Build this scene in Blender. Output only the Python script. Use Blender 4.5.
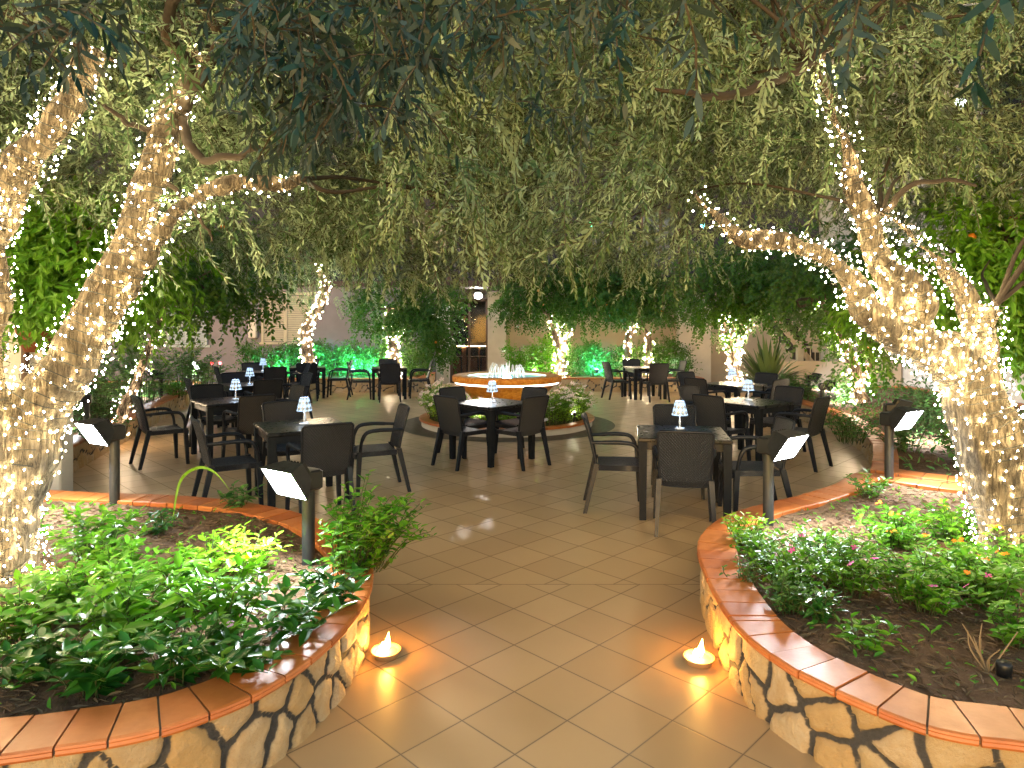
import bpy, math
import numpy as np
from math import radians as rad, sin, cos, pi

for o in list(bpy.data.objects):
    bpy.data.objects.remove(o)
scene = bpy.context.scene
C = scene.collection
rng = np.random.default_rng(7)

# ---------------------------------------------------------------- camera, world, exposure
F, HZ, CH = 667.0, 325.0, 1.75          # focal length in pixels, horizon row, eye height
cd = bpy.data.cameras.new('camera')
cam = bpy.data.objects.new('camera', cd)
C.objects.link(cam)
cam.location = (0, 0, CH)
cam.rotation_euler = (rad(90), 0, 0)
cd.sensor_width = 36.0
cd.lens = F / 1024 * 36
cd.shift_y = -(384 - HZ) / 1024
cd.clip_start, cd.clip_end = 0.05, 400
scene.camera = cam

world = bpy.data.worlds.new('World')
scene.world = world
world.use_nodes = True
wn = world.node_tree
for n in list(wn.nodes):
    wn.nodes.remove(n)
sky = wn.nodes.new('ShaderNodeTexSky')
sky.sky_type = 'NISHITA'
sky.sun_disc = False
sky.sun_elevation = rad(6)
sky.sun_rotation = rad(200)
bg = wn.nodes.new('ShaderNodeBackground')
bg.inputs['Strength'].default_value = 0.070
wo = wn.nodes.new('ShaderNodeOutputWorld')
wn.links.new(sky.outputs[0], bg.inputs[0])
wn.links.new(bg.outputs[0], wo.inputs[0])

vs = scene.view_settings
vs.view_transform = 'Standard'
vs.look = 'None'
vs.exposure = 3.25
vs.gamma = 1.0
vs.use_curve_mapping = False
cy = scene.cycles
cy.use_denoising = True
try:
    cy.denoiser = 'OPENIMAGEDENOISE'
    cy.denoising_input_passes = 'RGB_ALBEDO_NORMAL'
except Exception:
    pass
cy.use_adaptive_sampling = True
cy.adaptive_threshold = 0.02
cy.max_bounces = 5
cy.diffuse_bounces = 2
cy.glossy_bounces = 3
cy.transmission_bounces = 4
cy.transparent_max_bounces = 8
cy.sample_clamp_indirect = 4.0
cy.caustics_reflective = False
cy.caustics_refractive = False
cy.use_light_tree = True

# ---------------------------------------------------------------- helpers
def at(px, py, Y):
    return np.array([(px - 512) / F * Y, Y, CH + (HZ - py) / F * Y])

def on(px, py, z=0.0):
    Y = F * (CH - z) / (py - HZ)
    return np.array([(px - 512) / F * Y, Y, z])

class MB:
    """collects geometry and links it as one mesh object"""
    def __init__(s):
        s.v, s.lp, s.tot, s.mi, s.sm, s.n = [], [], [], [], [], 0
        s.attrs = {}
    def add(s, verts, faces, mat=0, smooth=False):
        verts = np.asarray(verts, float).reshape(-1, 3)
        if isinstance(faces, np.ndarray):
            k = faces.shape[1]; nf = faces.shape[0]
            s.lp.append((faces + s.n).ravel()); s.tot.append(np.full(nf, k))
        else:
            nf = len(faces)
            s.lp.append(np.concatenate([np.asarray(f) for f in faces]) + s.n)
            s.tot.append(np.array([len(f) for f in faces]))
        s.mi.append(np.full(nf, mat)); s.sm.append(np.full(nf, smooth))
        s.v.append(verts); s.n += len(verts)
        return s
    def mesh(s, name, mats):
        me = bpy.data.meshes.new(name)
        v = np.concatenate(s.v); lp = np.concatenate(s.lp).astype(np.int32)
        tot = np.concatenate(s.tot).astype(np.int32)
        me.vertices.add(len(v)); me.vertices.foreach_set('co', v.astype(np.float32).ravel())
        me.loops.add(len(lp)); me.loops.foreach_set('vertex_index', lp)
        me.polygons.add(len(tot))
        st = np.concatenate([[0], np.cumsum(tot)[:-1]]).astype(np.int32)
        me.polygons.foreach_set('loop_start', st)
        me.polygons.foreach_set('loop_total', tot)
        for m in (mats if isinstance(mats, (list, tuple)) else [mats]):
            me.materials.append(m)
        me.polygons.foreach_set('material_index', np.concatenate(s.mi).astype(np.int32))
        me.polygons.foreach_set('use_smooth', np.concatenate(s.sm).astype(bool))
        for k, a in s.attrs.items():
            at_ = me.attributes.new(k, 'FLOAT', 'POINT')
            at_.data.foreach_set('value', np.asarray(a, np.float32))
        me.update(calc_edges=True)
        me.validate()
        return me
    def build(s, name, mats, parent=None):
        return link(name, s.mesh(name, mats), parent)

def link(name, me, parent=None):
    o = bpy.data.objects.new(name, me)
    C.objects.link(o)
    if parent is not None:
        o.parent = parent
    return o

def tag(o, label=None, cat=None, group=None, kind=None):
    if label: o['label'] = label
    if cat: o['category'] = cat
    if group: o['group'] = group
    if kind: o['kind'] = kind
    return o

def thing(name, label, cat, loc=(0, 0, 0), rz=0.0, group=None):
    o = bpy.data.objects.new(name, None)
    o.empty_display_size = 0.1
    C.objects.link(o)
    o.location = loc
    o.rotation_euler = (0, 0, rz)
    return tag(o, label, cat, group)

KIDS = {}
def kids(o):
    return [c for c in o.children]

def dup(root, loc, rz=0.0, label=None, group=None, scale=1.0):
    r = root.copy(); C.objects.link(r)
    r.location = loc; r.rotation_euler = (0, 0, rz); r.scale = (scale,) * 3
    if label: r['label'] = label
    if group: r['group'] = group
    for ch in kids(root):
        c = ch.copy(); C.objects.link(c); c.parent = r
        for g in kids(ch):
            d = g.copy(); C.objects.link(d); d.parent = c
    return r

def rotz(p, a):
    p = np.asarray(p, float); c, s = cos(a), sin(a)
    q = p.copy(); q[..., 0] = c * p[..., 0] - s * p[..., 1]; q[..., 1] = s * p[..., 0] + c * p[..., 1]
    return q

BOXF = np.array([[0, 3, 2, 1], [4, 5, 6, 7], [0, 1, 5, 4], [1, 2, 6, 5], [2, 3, 7, 6], [3, 0, 4, 7]])
def box(mb, lo, hi, mat=0, rz=0.0, piv=(0, 0, 0)):
    x0, y0, z0 = lo; x1, y1, z1 = hi
    v = np.array([[x0, y0, z0], [x1, y0, z0], [x1, y1, z0], [x0, y1, z0], [x0, y0, z1], [x1, y0, z1], [x1, y1, z1], [x0, y1, z1]], float)
    if rz: v = rotz(v - np.array(piv), rz) + np.array(piv)
    mb.add(v, BOXF, mat)

def hexa(mb, bot, top, mat=0):
    mb.add(np.concatenate([np.asarray(bot, float), np.asarray(top, float)]), BOXF, mat)

def rbox(mb, lo, hi, b=0.008, mat=0):
    """box with chamfered edges (rounded-rectangle stack)"""
    x0, y0, z0 = lo; x1, y1, z1 = hi
    def ring(i, z):
        return [(x0 + i + b, y0 + i, z), (x1 - i - b, y0 + i, z), (x1 - i, y0 + i + b, z), (x1 - i, y1 - i - b, z),
                (x1 - i - b, y1 - i, z), (x0 + i + b, y1 - i, z), (x0 + i, y1 - i - b, z), (x0 + i, y0 + i + b, z)]
    v = ring(b, z0) + ring(0, z0 + b) + ring(0, z1 - b) + ring(b, z1)
    f = [list(range(7, -1, -1)), list(range(24, 32))]
    for k in range(3):
        for i in range(8):
            j = (i + 1) % 8
            f.append([k * 8 + i, k * 8 + j, (k + 1) * 8 + j, (k + 1) * 8 + i])
    mb.add(v, f, mat)

def catmull(pts, n=8, closed=False):
    P = np.asarray(pts, float)
    if closed:
        Q = np.concatenate([P[-1:], P, P[:2]])
    else:
        Q = np.concatenate([2 * P[:1] - P[1:2], P, 2 * P[-1:] - P[-2:-1]])
    out = []
    for i in range(1, len(Q) - 2):
        a, b, c, d = Q[i - 1], Q[i], Q[i + 1], Q[i + 2]
        for t in np.arange(n) / n:
            out.append(.5 * (2 * b + (c - a) * t + (2 * a - 5 * b + 4 * c - d) * t * t + (3 * b - a - 3 * c + d) * t ** 3))
    if not closed: out.append(P[-1])
    return np.array(out)

def resample(P, step, closed=False):
    P = np.asarray(P, float)
    if closed: P = np.concatenate([P, P[:1]])
    d = np.concatenate([[0], np.cumsum(np.linalg.norm(np.diff(P, axis=0), axis=1))])
    n = max(2, int(round(d[-1] / step)))
    t = np.linspace(0, d[-1], n + 1)
    R = np.stack([np.interp(t, d, P[:, k]) for k in range(P.shape[1])], 1)
    return R[:-1] if closed else R

def frames(P):
    T = np.gradient(P, axis=0)
    T /= np.linalg.norm(T, axis=1)[:, None] + 1e-9
    ref = np.array([0, 0, 1.0]) if abs(T[0, 2]) < .9 else np.array([1.0, 0, 0])
    N = np.zeros_like(P); n = np.cross(T[0], ref); n /= np.linalg.norm(n)
    for i in range(len(P)):
        n = n - T[i] * np.dot(n, T[i]); n /= np.linalg.norm(n) + 1e-9
        N[i] = n
    return T, N, np.cross(T, N)

def tube(mb, P, r, sides=8, mat=0, smooth=True, cap=True):
    P = np.asarray(P, float); r = np.broadcast_to(np.asarray(r, float), (len(P),))
    T, N, B = frames(P)
    a = np.linspace(0, 2 * pi, sides, endpoint=False)
    v = (P[:, None] + r[:, None, None] * (np.cos(a)[None, :, None] * N[:, None] + np.sin(a)[None, :, None] * B[:, None])).reshape(-1, 3)
    i = np.arange(len(P) - 1)[:, None] * sides; j = np.arange(sides)[None]
    k = (j + 1) % sides
    f = np.stack([i + j, i + k, i + sides + k, i + sides + j], -1).reshape(-1, 4)
    n0 = mb.n
    mb.add(v, f, mat, smooth)
    if cap:
        mb.add(v[:sides], [list(range(sides - 1, -1, -1))], mat)
        mb.add(v[-sides:], [list(range(sides))], mat)

def lathe(mb, prof, sides=32, mat=0, smooth=True, center=(0, 0), closed=False):
    prof = np.asarray(prof, float)
    a = np.linspace(0, 2 * pi, sides, endpoint=False)
    v = np.stack([center[0] + prof[:, None, 0] * np.cos(a), center[1] + prof[:, None, 0] * np.sin(a), np.repeat(prof[:, 1:2], sides, 1)], -1)
    m = len(prof)
    i = np.arange(m if closed else m - 1)[:, None]; j = np.arange(sides)[None]
    i2 = (i + 1) % m; k = (j + 1) % sides
    f = np.stack([i * sides + j, i * sides + k, i2 * sides + k, i2 * sides + j], -1).reshape(-1, 4)
    mb.add(v.reshape(-1, 3), f, mat, smooth)

def sph_bulb():
    g = (1 + 5 ** .5) / 2
    v = np.array([[-1, g, 0], [1, g, 0], [-1, -g, 0], [1, -g, 0], [0, -1, g], [0, 1, g], [0, -1, -g], [0, 1, -g], [g, 0, -1], [g, 0, 1], [-g, 0, -1], [-g, 0, 1]], float)
    v /= np.linalg.norm(v[0])
    f = np.array([[0, 11, 5], [0, 5, 1], [0, 1, 7], [0, 7, 10], [0, 10, 11], [1, 5, 9], [5, 11, 4], [11, 10, 2], [10, 7, 6], [7, 1, 8], [3, 9, 4], [3, 4, 2], [3, 2, 6], [3, 6, 8], [3, 8, 9], [4, 9, 5], [2, 4, 11], [6, 2, 10], [8, 6, 7], [9, 8, 1]])
    return v, f
BV, BF = sph_bulb()
OV = np.array([[1, 0, 0], [-1, 0, 0], [0, 1, 0], [0, -1, 0], [0, 0, 1.2], [0, 0, -1.2]]) * 1.12
OF = np.array([[0, 2, 4], [2, 1, 4], [1, 3, 4], [3, 0, 4], [2, 0, 5], [1, 2, 5], [3, 1, 5], [0, 3, 5]])

def smooth_noise(P, seed=0, freq=1.0, octaves=3):
    """sum of sines, good enough for organic unevenness"""
    r = np.random.default_rng(seed); out = np.zeros(len(P)); amp = 1.0; tot = 0
    for o in range(octaves):
        for k in range(4):
            d = r.normal(size=P.shape[1]); d /= np.linalg.norm(d)
            out += amp * np.sin(freq * (2 ** o) * (P @ d) * 2 * pi * r.uniform(.6, 1.4) + r.uniform(0, 6.28))
        tot += amp * 2; amp *= .5
    return out / tot

# ---------------------------------------------------------------- materials
def newmat(name):
    m = bpy.data.materials.new(name); m.use_nodes = True
    nt = m.node_tree
    for n in list(nt.nodes): nt.nodes.remove(n)
    return m, nt
def N(nt, t, **kw):
    n = nt.nodes.new(t)
    for k, v in kw.items():
        if k.startswith('i_'):
            key = k[2:]
            n.inputs[int(key) if key.isdigit() else key].default_value = v
        else: setattr(n, k, v)
    return n
def L(nt, a, b): nt.links.new(a, b)
def mathn(nt, op, a=None, b=None, c=None):
    n = nt.nodes.new('ShaderNodeMath'); n.operation = op
    for i, x in enumerate((a, b, c)):
        if x is None: continue
        if isinstance(x, (int, float)): n.inputs[i].default_value = x
        else: nt.links.new(x, n.inputs[i])
    return n.outputs[0]
def rgba(c): return (c[0], c[1], c[2], 1.0)
def ramp(nt, fac, stops, interp='LINEAR'):
    r = nt.nodes.new('ShaderNodeValToRGB'); r.color_ramp.interpolation = interp
    el = r.color_ramp.elements
    while len(el) < len(stops): el.new(.5)
    for e, (p, c) in zip(el, stops): e.position = p; e.color = rgba(c)
    nt.links.new(fac, r.inputs[0]); return r.outputs[0]
def mixc(nt, fac, a, b, mode='MIX'):
    n = nt.nodes.new('ShaderNodeMix'); n.data_type = 'RGBA'; n.blend_type = mode
    for s, x in ((0, fac), (6, a), (7, b)):
        if isinstance(x, (int, float)): n.inputs[s].default_value = x
        elif isinstance(x, tuple): n.inputs[s].default_value = rgba(x)
        else: nt.links.new(x, n.inputs[s])
    return n.outputs[2]
def noise(nt, vec, scale, detail=4, rough=.55, dim='3D'):
    n = N(nt, 'ShaderNodeTexNoise', noise_dimensions=dim); n.inputs['Scale'].default_value = scale
    n.inputs['Detail'].default_value = detail; n.inputs['Roughness'].default_value = rough
    if vec is not None: nt.links.new(vec, n.inputs['Vector'])
    return n.outputs[0]
def out(nt, sh):
    o = nt.nodes.new('ShaderNodeOutputMaterial'); nt.links.new(sh, o.inputs[0])
def bump(nt, h, strength=.4, dist=.01):
    b = N(nt, 'ShaderNodeBump'); b.inputs['Strength'].default_value = strength; b.inputs['Distance'].default_value = dist
    nt.links.new(h, b.inputs['Height']); return b.outputs[0]
def princ(nt, col, rough=.5, spec=.5, metal=0, nrm=None):
    p = nt.nodes.new('ShaderNodeBsdfPrincipled')
    for k, x in (('Base Color', col), ('Roughness', rough), ('Specular IOR Level', spec), ('Metallic', metal)):
        if isinstance(x, tuple): p.inputs[k].default_value = rgba(x)
        elif isinstance(x, (int, float)): p.inputs[k].default_value = x
        else: nt.links.new(x, p.inputs[k])
    if nrm is not None: nt.links.new(nrm, p.inputs['Normal'])
    return p
def objco(nt): return nt.nodes.new('ShaderNodeTexCoord').outputs['Object']

def m_plain(name, col, rough=.5, spec=.5, metal=0, var=.25, scale=8, bmp=.15, bs=60):
    m, nt = newmat(name); co = objco(nt)
    c = mixc(nt, mathn(nt, 'MULTIPLY', noise(nt, co, scale, 5), var * 2), col, tuple(x * .45 for x in col))
    r = mathn(nt, 'ADD', mathn(nt, 'MULTIPLY', noise(nt, co, scale * 2.3), .3), rough - .15)
    nb = bump(nt, noise(nt, co, bs), bmp, .004) if bmp else None
    out(nt, princ(nt, c, r, spec, metal, nb).outputs[0]); return m

def m_emit(name, col, s):
    m, nt = newmat(name)
    e = N(nt, 'ShaderNodeEmission'); e.inputs[0].default_value = rgba(col); e.inputs[1].default_value = s
    out(nt, e.outputs[0]); return m

def m_leaf(name, cols, under=None, rough=.42, trans=.28, spec=.5, spots=0.0):
    m, nt = newmat(name)
    g = nt.nodes.new('ShaderNodeNewGeometry')
    n = len(cols)
    c = ramp(nt, g.outputs['Random Per Island'], [((i + .0) / max(1, n - 1), x) for i, x in enumerate(cols)])
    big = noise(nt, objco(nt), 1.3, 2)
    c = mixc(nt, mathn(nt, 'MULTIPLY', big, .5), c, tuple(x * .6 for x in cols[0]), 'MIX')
    if under: c = mixc(nt, g.outputs['Backfacing'], c, under)
    p = princ(nt, c, rough + .1, spec * .6)
    t = N(nt, 'ShaderNodeBsdfTranslucent')
    hs = N(nt, 'ShaderNodeHueSaturation'); hs.inputs['Value'].default_value = 1.5; hs.inputs['Saturation'].default_value = 1.15
    L(nt, c, hs.inputs['Color']); L(nt, hs.outputs[0], t.inputs[0])
    mx = N(nt, 'ShaderNodeMixShader'); mx.inputs[0].default_value = trans
    L(nt, p.outputs[0], mx.inputs[1]); L(nt, t.outputs[0], mx.inputs[2])
    out(nt, mx.outputs[0]); return m

def m_bark(name, c1, c2, c3):
    m, nt = newmat(name); co = objco(nt)
    mp = N(nt, 'ShaderNodeMapping'); mp.inputs['Scale'].default_value = (1, 1, .22); L(nt, co, mp.inputs[0])
    n1 = noise(nt, mp.outputs[0], 38, 8, .65); n2 = noise(nt, co, 7, 6, .6)
    c = ramp(nt, n1, [(.3, c1), (.55, c2), (.75, c3)])
    c = mixc(nt, mathn(nt, 'MULTIPLY', n2, .3), c, c1)
    mq = N(nt, 'ShaderNodeMapping'); mq.inputs['Scale'].default_value = (1, 1, .14); L(nt, co, mq.inputs[0])
    n5 = noise(nt, mq.outputs[0], 24, 6, .65)
    c = mixc(nt, ramp(nt, mathn(nt, 'ABSOLUTE', mathn(nt, 'ADD', n5, -.5)), [(.0, (.85, .85, .85)), (.022, (0, 0, 0))]), c, tuple(x * .35 for x in c1))
    v = N(nt, 'ShaderNodeTexVoronoi', feature='DISTANCE_TO_EDGE'); v.inputs['Scale'].default_value = 24; L(nt, mp.outputs[0], v.inputs[0])
    h = mathn(nt, 'ADD', mathn(nt, 'ADD', n1, mathn(nt, 'MULTIPLY', v.outputs[0], 1.2)), mathn(nt, 'MULTIPLY', mathn(nt, 'MINIMUM', mathn(nt, 'ABSOLUTE', mathn(nt, 'ADD', n5, -.5)), .06), 14))
    out(nt, princ(nt, c, .85, .25, 0, bump(nt, h, 1.0, .035)).outputs[0]); return m

M = {}
M['bark'] = m_bark('olive_bark', (.075, .058, .036), (.175, .138, .085), (.28, .235, .155))
M['bark_far'] = m_bark('citrus_bark', (.09, .07, .05), (.2, .16, .11), (.3, .25, .18))
M['twig'] = m_plain('twig_bark', (.065, .055, .036), .8, .2)
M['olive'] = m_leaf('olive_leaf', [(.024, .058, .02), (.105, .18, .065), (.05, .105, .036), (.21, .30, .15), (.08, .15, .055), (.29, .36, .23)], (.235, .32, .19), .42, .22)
M['olive_near'] = m_leaf('olive_leaf_unlit', [(.005, .028, .021), (.010, .040, .030), (.018, .052, .036)], (.03, .055, .042), .38, .08)  # olive leaf with the shade of the near sprigs put into its colour
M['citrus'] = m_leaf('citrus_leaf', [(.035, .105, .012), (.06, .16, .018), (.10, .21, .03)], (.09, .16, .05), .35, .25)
M['citrus_lit'] = m_leaf('citrus_leaf_lit', [(.06, .18, .012), (.10, .26, .018), (.16, .33, .03)], (.14, .27, .05), .32, .36)  # citrus leaf lightened, light on the crowns put into the colour
M['citrus_dark'] = m_leaf('citrus_leaf_dark', [(.02, .07, .010), (.04, .115, .016), (.075, .16, .028)], (.07, .14, .035), .38, .25)
M['shrub'] = m_leaf('shrub_leaf', [(.05, .19, .010), (.085, .27, .014), (.16, .36, .022)], (.14, .28, .05), .3, .3)
M['shrub_lime'] = m_leaf('young_leaf', [(.12, .30, .012), (.2, .40, .02), (.3, .47, .04)], (.2, .36, .06), .32, .35)
M['laurel'] = m_leaf('laurel_leaf', [(.02, .10, .012), (.03, .14, .016), (.055, .19, .02)], (.09, .2, .04), .22, .18, .6)
M['blade'] = m_leaf('blade_leaf', [(.05, .10, .03), (.10, .17, .06), (.18, .25, .10)], (.12, .18, .07), .4, .2)
M['hedge'] = m_leaf('hedge_leaf', [(.04, .12, .025), (.075, .19, .04), (.13, .26, .06)], (.12, .24, .07), .35, .3)
M['litter'] = m_leaf('dry_leaf', [(.08, .045, .022), (.14, .085, .045), (.22, .15, .08), (.11, .085, .04)], None, .7, .1)
M['bough'] = m_plain('bough_bark', (.05, .04, .028), .85, .2)
M['stem'] = m_plain('green_stem', (.05, .075, .02), .6, .3)
M['dry_stem'] = m_plain('dry_stem', (.25, .18, .1), .8, .2)
for nm, c in (('pink', (.75, .12, .38)), ('white', (.8, .68, .62)), ('orange', (.85, .26, .03)), ('yellow', (.85, .6, .06)), ('red', (.7, .08, .03)), ('lilac', (.75, .4, .7))):
    M['fl_' + nm] = m_leaf('petal_' + nm, [c, tuple(min(1, x * 1.15) for x in c)], None, .6, .35)
M['orange_fruit'] = m_plain('orange_peel', (.75, .26, .02), .45, .5, 0, .1, 30, .3, 200)
M['resin'] = m_plain('black_resin', (.006, .0085, .016), .42, .3, 0, .2, 12, .08, 120)

def m_weave(name, col):
    m, nt = newmat(name); co = objco(nt)
    s = nt.nodes.new('ShaderNodeSeparateXYZ'); L(nt, co, s.inputs[0])
    u = mathn(nt, 'MULTIPLY', s.outputs[0], 2 * pi / .022)
    w = mathn(nt, 'MULTIPLY', mathn(nt, 'ADD', s.outputs[2], s.outputs[1]), 2 * pi / .020)
    h = mathn(nt, 'MULTIPLY', mathn(nt, 'SINE', u), mathn(nt, 'SINE', w))
    h2 = mathn(nt, 'ADD', h, mathn(nt, 'MULTIPLY', mathn(nt, 'SINE', mathn(nt, 'MULTIPLY', u, 2)), .4))
    c = mixc(nt, mathn(nt, 'MULTIPLY_ADD', h, .5, .5), tuple(x * .55 for x in col), tuple(x * 1.5 for x in col))
    out(nt, princ(nt, c, .45, .5, 0, bump(nt, h2, .8, .006)).outputs[0]); return m
M['weave'] = m_weave('woven_resin', (.0075, .010, .018))
M['tabletop'] = m_plain('dark_tabletop', (.010, .0115, .016), .3, .35, 0, .3, 9, .12, 40)
M['table_leg'] = m_plain('table_leg_paint', (.006, .0085, .014), .65, .2, 0, .2, 12, .08, 120)
M['metal_black'] = m_plain('black_metal', (.012, .013, .015), .4, .5, .2, .2, 10, .1, 90)
M['post'] = m_plain('lamp_post_paint', (.03, .033, .035), .45, .5, .1, .35, 20, .2, 70)
M['glass_lens'] = m_emit('flood_lens', (.90, .95, 1.0), 50)
M['terracotta'] = None

def m_coping():
    m, nt = newmat('terracotta_glaze'); co = objco(nt)
    g = nt.nodes.new('ShaderNodeNewGeometry')
    c = ramp(nt, g.outputs['Random Per Island'], [(0, (.36, .095, .018)), (.5, (.45, .13, .025)), (1, (.52, .17, .04))])
    n1 = noise(nt, co, 9, 6, .65)
    c = mixc(nt, ramp(nt, n1, [(.4, (0, 0, 0)), (.8, (.5, .5, .5))]), c, (.27, .075, .018))
    n2 = noise(nt, co, 55, 4)
    r = mathn(nt, 'MULTIPLY_ADD', n1, .35, .26)
    out(nt, princ(nt, c, r, .5, 0, bump(nt, n2, .12, .004)).outputs[0]); return m
M['terracotta'] = m_coping()

def m_stone():
    m, nt = newmat('stone_facing'); co = objco(nt)
    e = N(nt, 'ShaderNodeAttribute', attribute_name='edge').outputs['Fac']
    cr = N(nt, 'ShaderNodeAttribute', attribute_name='cell').outputs['Fac']
    base = ramp(nt, cr, [(0, (.46, .31, .13)), (.3, (.52, .42, .27)), (.55, (.45, .28, .10)), (.8, (.55, .46, .33)), (1, (.38, .27, .14))])
    n1 = noise(nt, co, 11, 8, .7)
    c = mixc(nt, ramp(nt, n1, [(.38, (0, 0, 0)), (.68, (.75, .75, .75))]), base, (.38, .22, .075))
    n3 = noise(nt, co, 45, 6, .7)
    c = mixc(nt, mathn(nt, 'MULTIPLY', n3, .5), c, (.5, .39, .24))
    wob = mathn(nt, 'MULTIPLY_ADD', noise(nt, co, 26, 4), .012, -.006)
    ed = mathn(nt, 'ADD', e, wob)
    k = ramp(nt, ed, [(.0115, (1, 1, 1)), (.0165, (0, 0, 0))])
    mort = mixc(nt, noise(nt, co, 60, 5), (.03, .028, .027), (.085, .08, .078))
    c = mixc(nt, k, c, mort)
    rr = mathn(nt, 'MULTIPLY_ADD', k, .2, .6)
    h = mathn(nt, 'ADD', n3, mathn(nt, 'MULTIPLY', n1, 1.3))
    out(nt, princ(nt, c, rr, .35, 0, bump(nt, h, .9, .016)).outputs[0]); return m
M['stone'] = m_stone()

def m_floor():
    m, nt = newmat('courtyard_tile')
    s = nt.nodes.new('ShaderNodeSeparateXYZ'); L(nt, objco(nt), s.inputs[0])
    x, y = s.outputs[0], s.outputs[1]
    T = .329; a = 1 / (T * math.sqrt(2))
    far = mathn(nt, 'GREATER_THAN', y, 4.5)
    x0, y0 = .0115, 3.183
    dx = mathn(nt, 'ADD', x, -x0); dy = mathn(nt, 'ADD', y, -y0)
    u = mathn(nt, 'MULTIPLY_ADD', mathn(nt, 'ADD', dx, dy), a, mathn(nt, 'MULTIPLY', far, .37))
    v = mathn(nt, 'MULTIPLY_ADD', mathn(nt, 'SUBTRACT', dy, dx), a, mathn(nt, 'MULTIPLY', far, .61))
    def edge(q):
        f = mathn(nt, 'FRACT', q)
        return mathn(nt, 'MINIMUM', f, mathn(nt, 'SUBTRACT', 1.0, f))
    e = mathn(nt, 'MULTIPLY', mathn(nt, 'MINIMUM', edge(u), edge(v)), T)
    ej = mathn(nt, 'ABSOLUTE', mathn(nt, 'ADD', y, -4.5))
    e = mathn(nt, 'MINIMUM', e, ej)
    g = ramp(nt, e, [(.0024, (1, 1, 1)), (.0044, (0, 0, 0))])
    cmb = nt.nodes.new('ShaderNodeCombineXYZ')
    L(nt, mathn(nt, 'FLOOR', u), cmb.inputs[0]); L(nt, mathn(nt, 'FLOOR', v), cmb.inputs[1]); L(nt, far, cmb.inputs[2])
    wn_ = N(nt, 'ShaderNodeTexWhiteNoise'); L(nt, cmb.outputs[0], wn_.inputs[0])
    co = objco(nt)
    base = ramp(nt, wn_.outputs[0], [(0, (.42, .265, .12)), (.5, (.48, .31, .145)), (1, (.54, .355, .175))])
    n1 = noise(nt, co, 2.6, 6, .6); n2 = noise(nt, co, 60, 5, .7); n0 = noise(nt, co, .9, 4)
    c = mixc(nt, ramp(nt, n1, [(.35, (0, 0, 0)), (.75, (.2, .2, .2))]), base, (.34, .225, .115))
    c = mixc(nt, mathn(nt, 'MULTIPLY', n2, .14), c, (.50, .36, .22))
    c = mixc(nt, mathn(nt, 'MULTIPLY', n0, .3), c, (.36, .23, .11))
    sp = ramp(nt, noise(nt, co, 130, 2), [(.8, (0, 0, 0)), (.84, (.3, .3, .3))])
    c = mixc(nt, sp, c, (.16, .1, .06))
    c = mixc(nt, g, c, (.11, .075, .045))
    r = mathn(nt, 'ADD', mathn(nt, 'MULTIPLY_ADD', n2, .16, .27), mathn(nt, 'MULTIPLY', g, .4))
    h = mathn(nt, 'ADD', mathn(nt, 'MULTIPLY', g, -1.0), mathn(nt, 'MULTIPLY', noise(nt, co, 5, 2), .12))
    # each tile lies at its own very slight tilt
    nb = bump(nt, h, .25, .003)
    out(nt, princ(nt, c, r, .5, 0, nb).outputs[0]); return m
M['floor'] = m_floor()
M['ringstrip'] = m_plain('dark_ring_tile', (.10, .065, .03), .5, .4, 0, .4, 6, .2, 40)

def m_soil():
    m, nt = newmat('garden_soil'); co = objco(nt)
    n1 = noise(nt, co, 10, 8, .7); n2 = noise(nt, co, 70, 6, .7)
    c = ramp(nt, n1, [(.3, (.075, .042, .022)), (.55, (.17, .095, .05)), (.8, (.28, .18, .11))])
    c = mixc(nt, mathn(nt, 'MULTIPLY', n2, .5), c, (.28, .19, .12))
    out(nt, princ(nt, c, .95, .15, 0, bump(nt, mathn(nt, 'ADD', n1, n2), 1.0, .03)).outputs[0]); return m
M['soil'] = m_soil()
M['plaster_grey'] = m_plain('grey_plaster', (.23, .21, .24), .9, .2, 0, .25, 3, .3, 40)
M['plaster_unlit'] = m_plain('unlit_plaster', (.035, .038, .05), .9, .2, 0, .25, 3, .3, 40)  # unlit look of the upper wall, put into the plaster colour
M['plaster_beige'] = m_plain('beige_plaster', (.42, .36, .28), .9, .2, 0, .2, 3, .3, 40)
M['plaster_white'] = m_plain('white_plaster', (.66, .63, .58), .9, .2, 0, .25, 4, .3, 50)
M['shutter'] = m_plain('shutter_paint', (.46, .42, .33), .6, .3, 0, .2, 8)
M['shutter_blue'] = m_plain('shutter_paint_blue', (.36, .42, .46), .6, .3, 0, .2, 8)
M['brownmetal'] = m_plain('brown_metal', (.07, .04, .03), .5, .4)
M['slab'] = m_plain('balcony_edge', (.09, .06, .055), .8, .2)
M['rail'] = m_plain('railing_paint', (.36, .34, .28), .5, .4, .3)
M['rail_dark'] = m_plain('railing_dark', (.12, .13, .15), .5, .4, .4)
M['clay'] = m_plain('clay_pot', (.2, .07, .035), .75, .3, 0, .35, 7, .3, 60)
M['step'] = m_plain('dark_step', (.03, .028, .028), .6, .3)
M['wood'] = m_plain('bar_wood', (.26, .12, .05), .5, .4, 0, .4, 5)
M['interior'] = m_plain('interior_wall', (.12, .09, .075), .8, .2)
m, nt = newmat('window_glass')
p = princ(nt, (.02, .025, .03), .06, .6); p.inputs['Alpha'].default_value = .35
out(nt, p.outputs[0]); M['glass'] = m
m, nt = newmat('dark_window'); p = princ(nt, (.012, .016, .024), .08, .6); out(nt, p.outputs[0]); M['darkglass'] = m

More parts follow.
